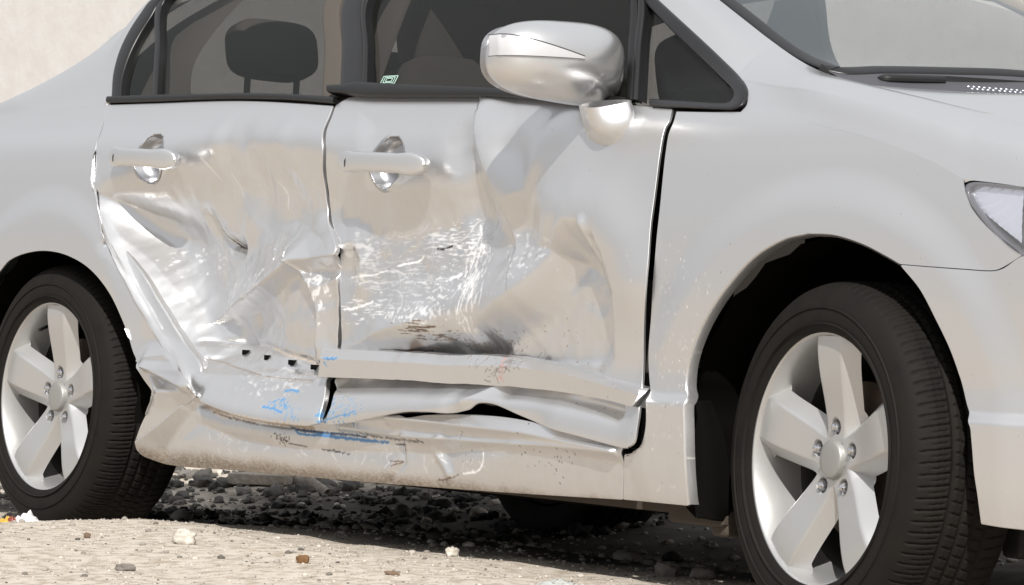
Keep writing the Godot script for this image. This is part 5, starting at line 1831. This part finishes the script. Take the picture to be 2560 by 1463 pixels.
func wheels(car: Node3D) -> void:
	var wheel := part("wheel", car)
	# tyre with tread
	var g := Geo.new()
	var n_around := 96 * 10
	var prof := [[0.219, 0.004], [0.228, 0.009], [0.240, 0.0125], [0.256, 0.0135], [0.272, 0.011], [0.286, 0.006], [0.296, -0.001], [0.3025, -0.009], [0.3065, -0.019], [0.309, -0.028]]
	var across := 46
	for k in across:
		var s := -0.032 - 0.146 * k / (across - 1.0)
		prof.append([0.310 + 0.0035 * (1.0 - pow((s + 0.105) / 0.08, 2.0)), s])
	prof.append_array([[0.3065, -0.189], [0.299, -0.201], [0.28, -0.212], [0.255, -0.214], [0.222, -0.206]])
	var rows := []
	for p in prof:
		var row := PackedVector3Array()
		row.resize(n_around + 1)
		var s: float = p[1]
		for i in n_around + 1:
			var r: float = p[0]
			var ph := fposmod(i / 10.0 + 100.0, 96.0)
			var a := TAU * i / n_around
			if r > 0.3:
				var cut := 0.0
				# four grooves round the tread
				for gz in [-0.064, -0.092, -0.120, -0.148]:
					cut = maxf(cut, 1.0 - smoothstep(0.0028, 0.0052, absf(s - gz)))
				# cross cuts, slanted, one deep and one shallow per pitch
				var fr := fposmod(ph + (s + 0.03) * 7.0, 1.0)
				if s > -0.064:
					cut = maxf(cut, 0.8 * (1.0 - smoothstep(0.05, 0.11, absf(fr - 0.5))))
					if s > -0.052 and s < -0.020:
						cut = maxf(cut, 0.6 * (1.0 - smoothstep(0.03, 0.09, minf(fr, 1.0 - fr))))
				elif s < -0.148:
					cut = maxf(cut, 0.9 * (1.0 - smoothstep(0.04, 0.10, absf(fr - 0.5))))
				else:
					var fb := fposmod(ph - (s + 0.06) * 11.0 + (0.5 if s < -0.092 else 0.0), 1.0)
					cut = maxf(cut, 0.75 * (1.0 - smoothstep(0.05, 0.11, absf(fb - 0.5))))
				r -= 0.0045 * cut
			row[i] = Vector3(r * cos(a), r * sin(a), s)
		rows.append(row)
	sheet(g, rows, Vector3.ZERO)
	fix_out(g, 0, Vector3(0, 0, -0.1))
	# raised bead rings of the sidewall
	for rr in [0.2345, 0.262]:
		lathe(g, PackedVector2Array([Vector2(rr - 0.0022, 0.0095), Vector2(rr - 0.0008, 0.0155), Vector2(rr + 0.0008, 0.0155), Vector2(rr + 0.0022, 0.0095)]), 120, Vector3.ZERO, 2)
	put("tyre", g, M.tyre, wheel)
	# rim: lip and wide sloping band, then the barrel
	var rim := Geo.new()
	lathe(rim, PackedVector2Array([Vector2(0.2235, -0.006), Vector2(0.2235, 0.0005), Vector2(0.2215, 0.0022), Vector2(0.2185, 0.0016), Vector2(0.2165, -0.001)]), 160, Vector3.ZERO, 2)
	lathe(rim, PackedVector2Array([Vector2(0.2165, -0.001), Vector2(0.2130, -0.009), Vector2(0.2085, -0.026), Vector2(0.2045, -0.050), Vector2(0.2005, -0.078), Vector2(0.198, -0.090)]), 160, Vector3.ZERO, 2)
	# five spokes and the hub, one fan of strips
	for k in 5:
		var a0 := PI / 2 + TAU * k / 5.0
		var nr := 70
		var nc := 45
		var srows := []
		for j in nr:
			var r := lerpf(0.030, 0.2135, j / (nr - 1.0))
			var row := PackedVector3Array()
			for i in nc:
				var c := i / (nc - 1.0) * 2.0 - 1.0
				# across: face to 0.62 of the way, flank beyond
				var h := spoke_half(r)
				var fl := 0.023 + 0.034 * pow(clampf((0.090 - r) / 0.026, 0.0, 1.0), 2.0) + 0.030 * pow(clampf((r - 0.183) / 0.022, 0.0, 1.0), 2.0)
				var lim := r * tan(PI / 5.0)
				var ac := absf(c)
				var d: float
				var z := face_z(r)
				if ac < 0.62:
					d = h * ac / 0.62
				else:
					d = h + fl * (ac - 0.62) / 0.38
				d = minf(d, lim)
				if d > h:
					z -= (d - h) * 1.15
				z = maxf(z, face_z(r) - 0.030)
				# pocket for the nut
				var q := Vector2(d * signf(c), r - 0.0572).length()
				z -= 0.017 * (1.0 - smoothstep(0.0105, 0.0145, q))
				var ang := a0 - atan2(d * signf(c), r)
				var rad := sqrt(r * r + d * d)
				if r > 0.2:
					rad = minf(rad, 0.2155)
				row.append(Vector3(cos(ang) * rad, sin(ang) * rad, z))
			srows.append(row)
		sheet(rim, srows, Vector3(0, 0, 1))
	put("rim", rim, M.alloy, wheel)
	var inside := Geo.new()
	lathe(inside, PackedVector2Array([Vector2(0.200, -0.085), Vector2(0.19, -0.10), Vector2(0.185, -0.13), Vector2(0.19, -0.19), Vector2(0.215, -0.205)]), 80, Vector3.ZERO, 2)
	put("rim_barrel", inside, M.rim_inside, wheel)
	g = Geo.new()
	lathe(g, PackedVector2Array([Vector2(0.0005, -0.0175), Vector2(0.02, -0.0178), Vector2(0.0295, -0.019), Vector2(0.0345, -0.0215), Vector2(0.035, -0.034)]), 60, Vector3.ZERO, 2)
	put("hub_cap", g, M.cap, wheel)
	for k in 5:
		var a0 := PI / 2 + TAU * k / 5.0
		g = Geo.new()
		var at := Vector3(cos(a0) * 0.0572, sin(a0) * 0.0572, 0)
		lathe(g, PackedVector2Array([Vector2(0.0003, -0.020), Vector2(0.004, -0.0205), Vector2(0.0068, -0.0235), Vector2(0.0074, -0.027), Vector2(0.0098, -0.028), Vector2(0.0098, -0.048)]), 6, at, 2)
		put("wheel_nut", g, M.chrome, wheel)
	# brake
	g = Geo.new()
	lathe(g, PackedVector2Array([Vector2(0.05, -0.068), Vector2(0.075, -0.068), Vector2(0.078, -0.082), Vector2(0.139, -0.082), Vector2(0.139, -0.106)]), 60, Vector3.ZERO, 2)
	put("brake_disc", g, M.disc, wheel)
	g = Geo.new()
	pillow(g, Vector3(0.115, 0.02, -0.105), Vector3(0.06, 0.16, 0.07), 0.4)
	put("brake_caliper", g, M.rim_inside, wheel)
	g = Geo.new()
	lathe(g, PackedVector2Array([Vector2(0.19, -0.20), Vector2(0.03, -0.19)]), 50, Vector3.ZERO, 2)
	put("backing_plate", g, M.under, wheel)
	wheel.position = Vector3(-AXLE_X, ARCH_Y, 0.845)
	var front := wheel.duplicate()
	front.name = "wheel_001"
	car.add_child(front, true)
	front.position = Vector3(AXLE_X, ARCH_Y, 0.845)
	front.rotation.y = -0.1628
	for x in [AXLE_X, -AXLE_X]:
		var far_ := wheel.duplicate()
		far_.name = "wheel_002" if x > 0 else "wheel_003"
		car.add_child(far_, true)
		far_.position = Vector3(x, ARCH_Y, -0.845)
		far_.rotation.y = PI + (-0.1628 if x > 0 else 0.0)
	# valve, seen on the rear wheel
	g = Geo.new()
	sweep(g, PackedVector3Array([Vector3(-0.104, 0.166, -0.050), Vector3(-0.098, 0.158, -0.030), Vector3(-0.095, 0.154, -0.020)]), Vector3(0, 1, 0), PackedVector2Array([Vector2(0.0032, 0.0032), Vector2(0.0032, -0.0032), Vector2(-0.0032, -0.0032), Vector2(-0.0032, 0.0032)]))
	put("valve", g, M.black, wheel)
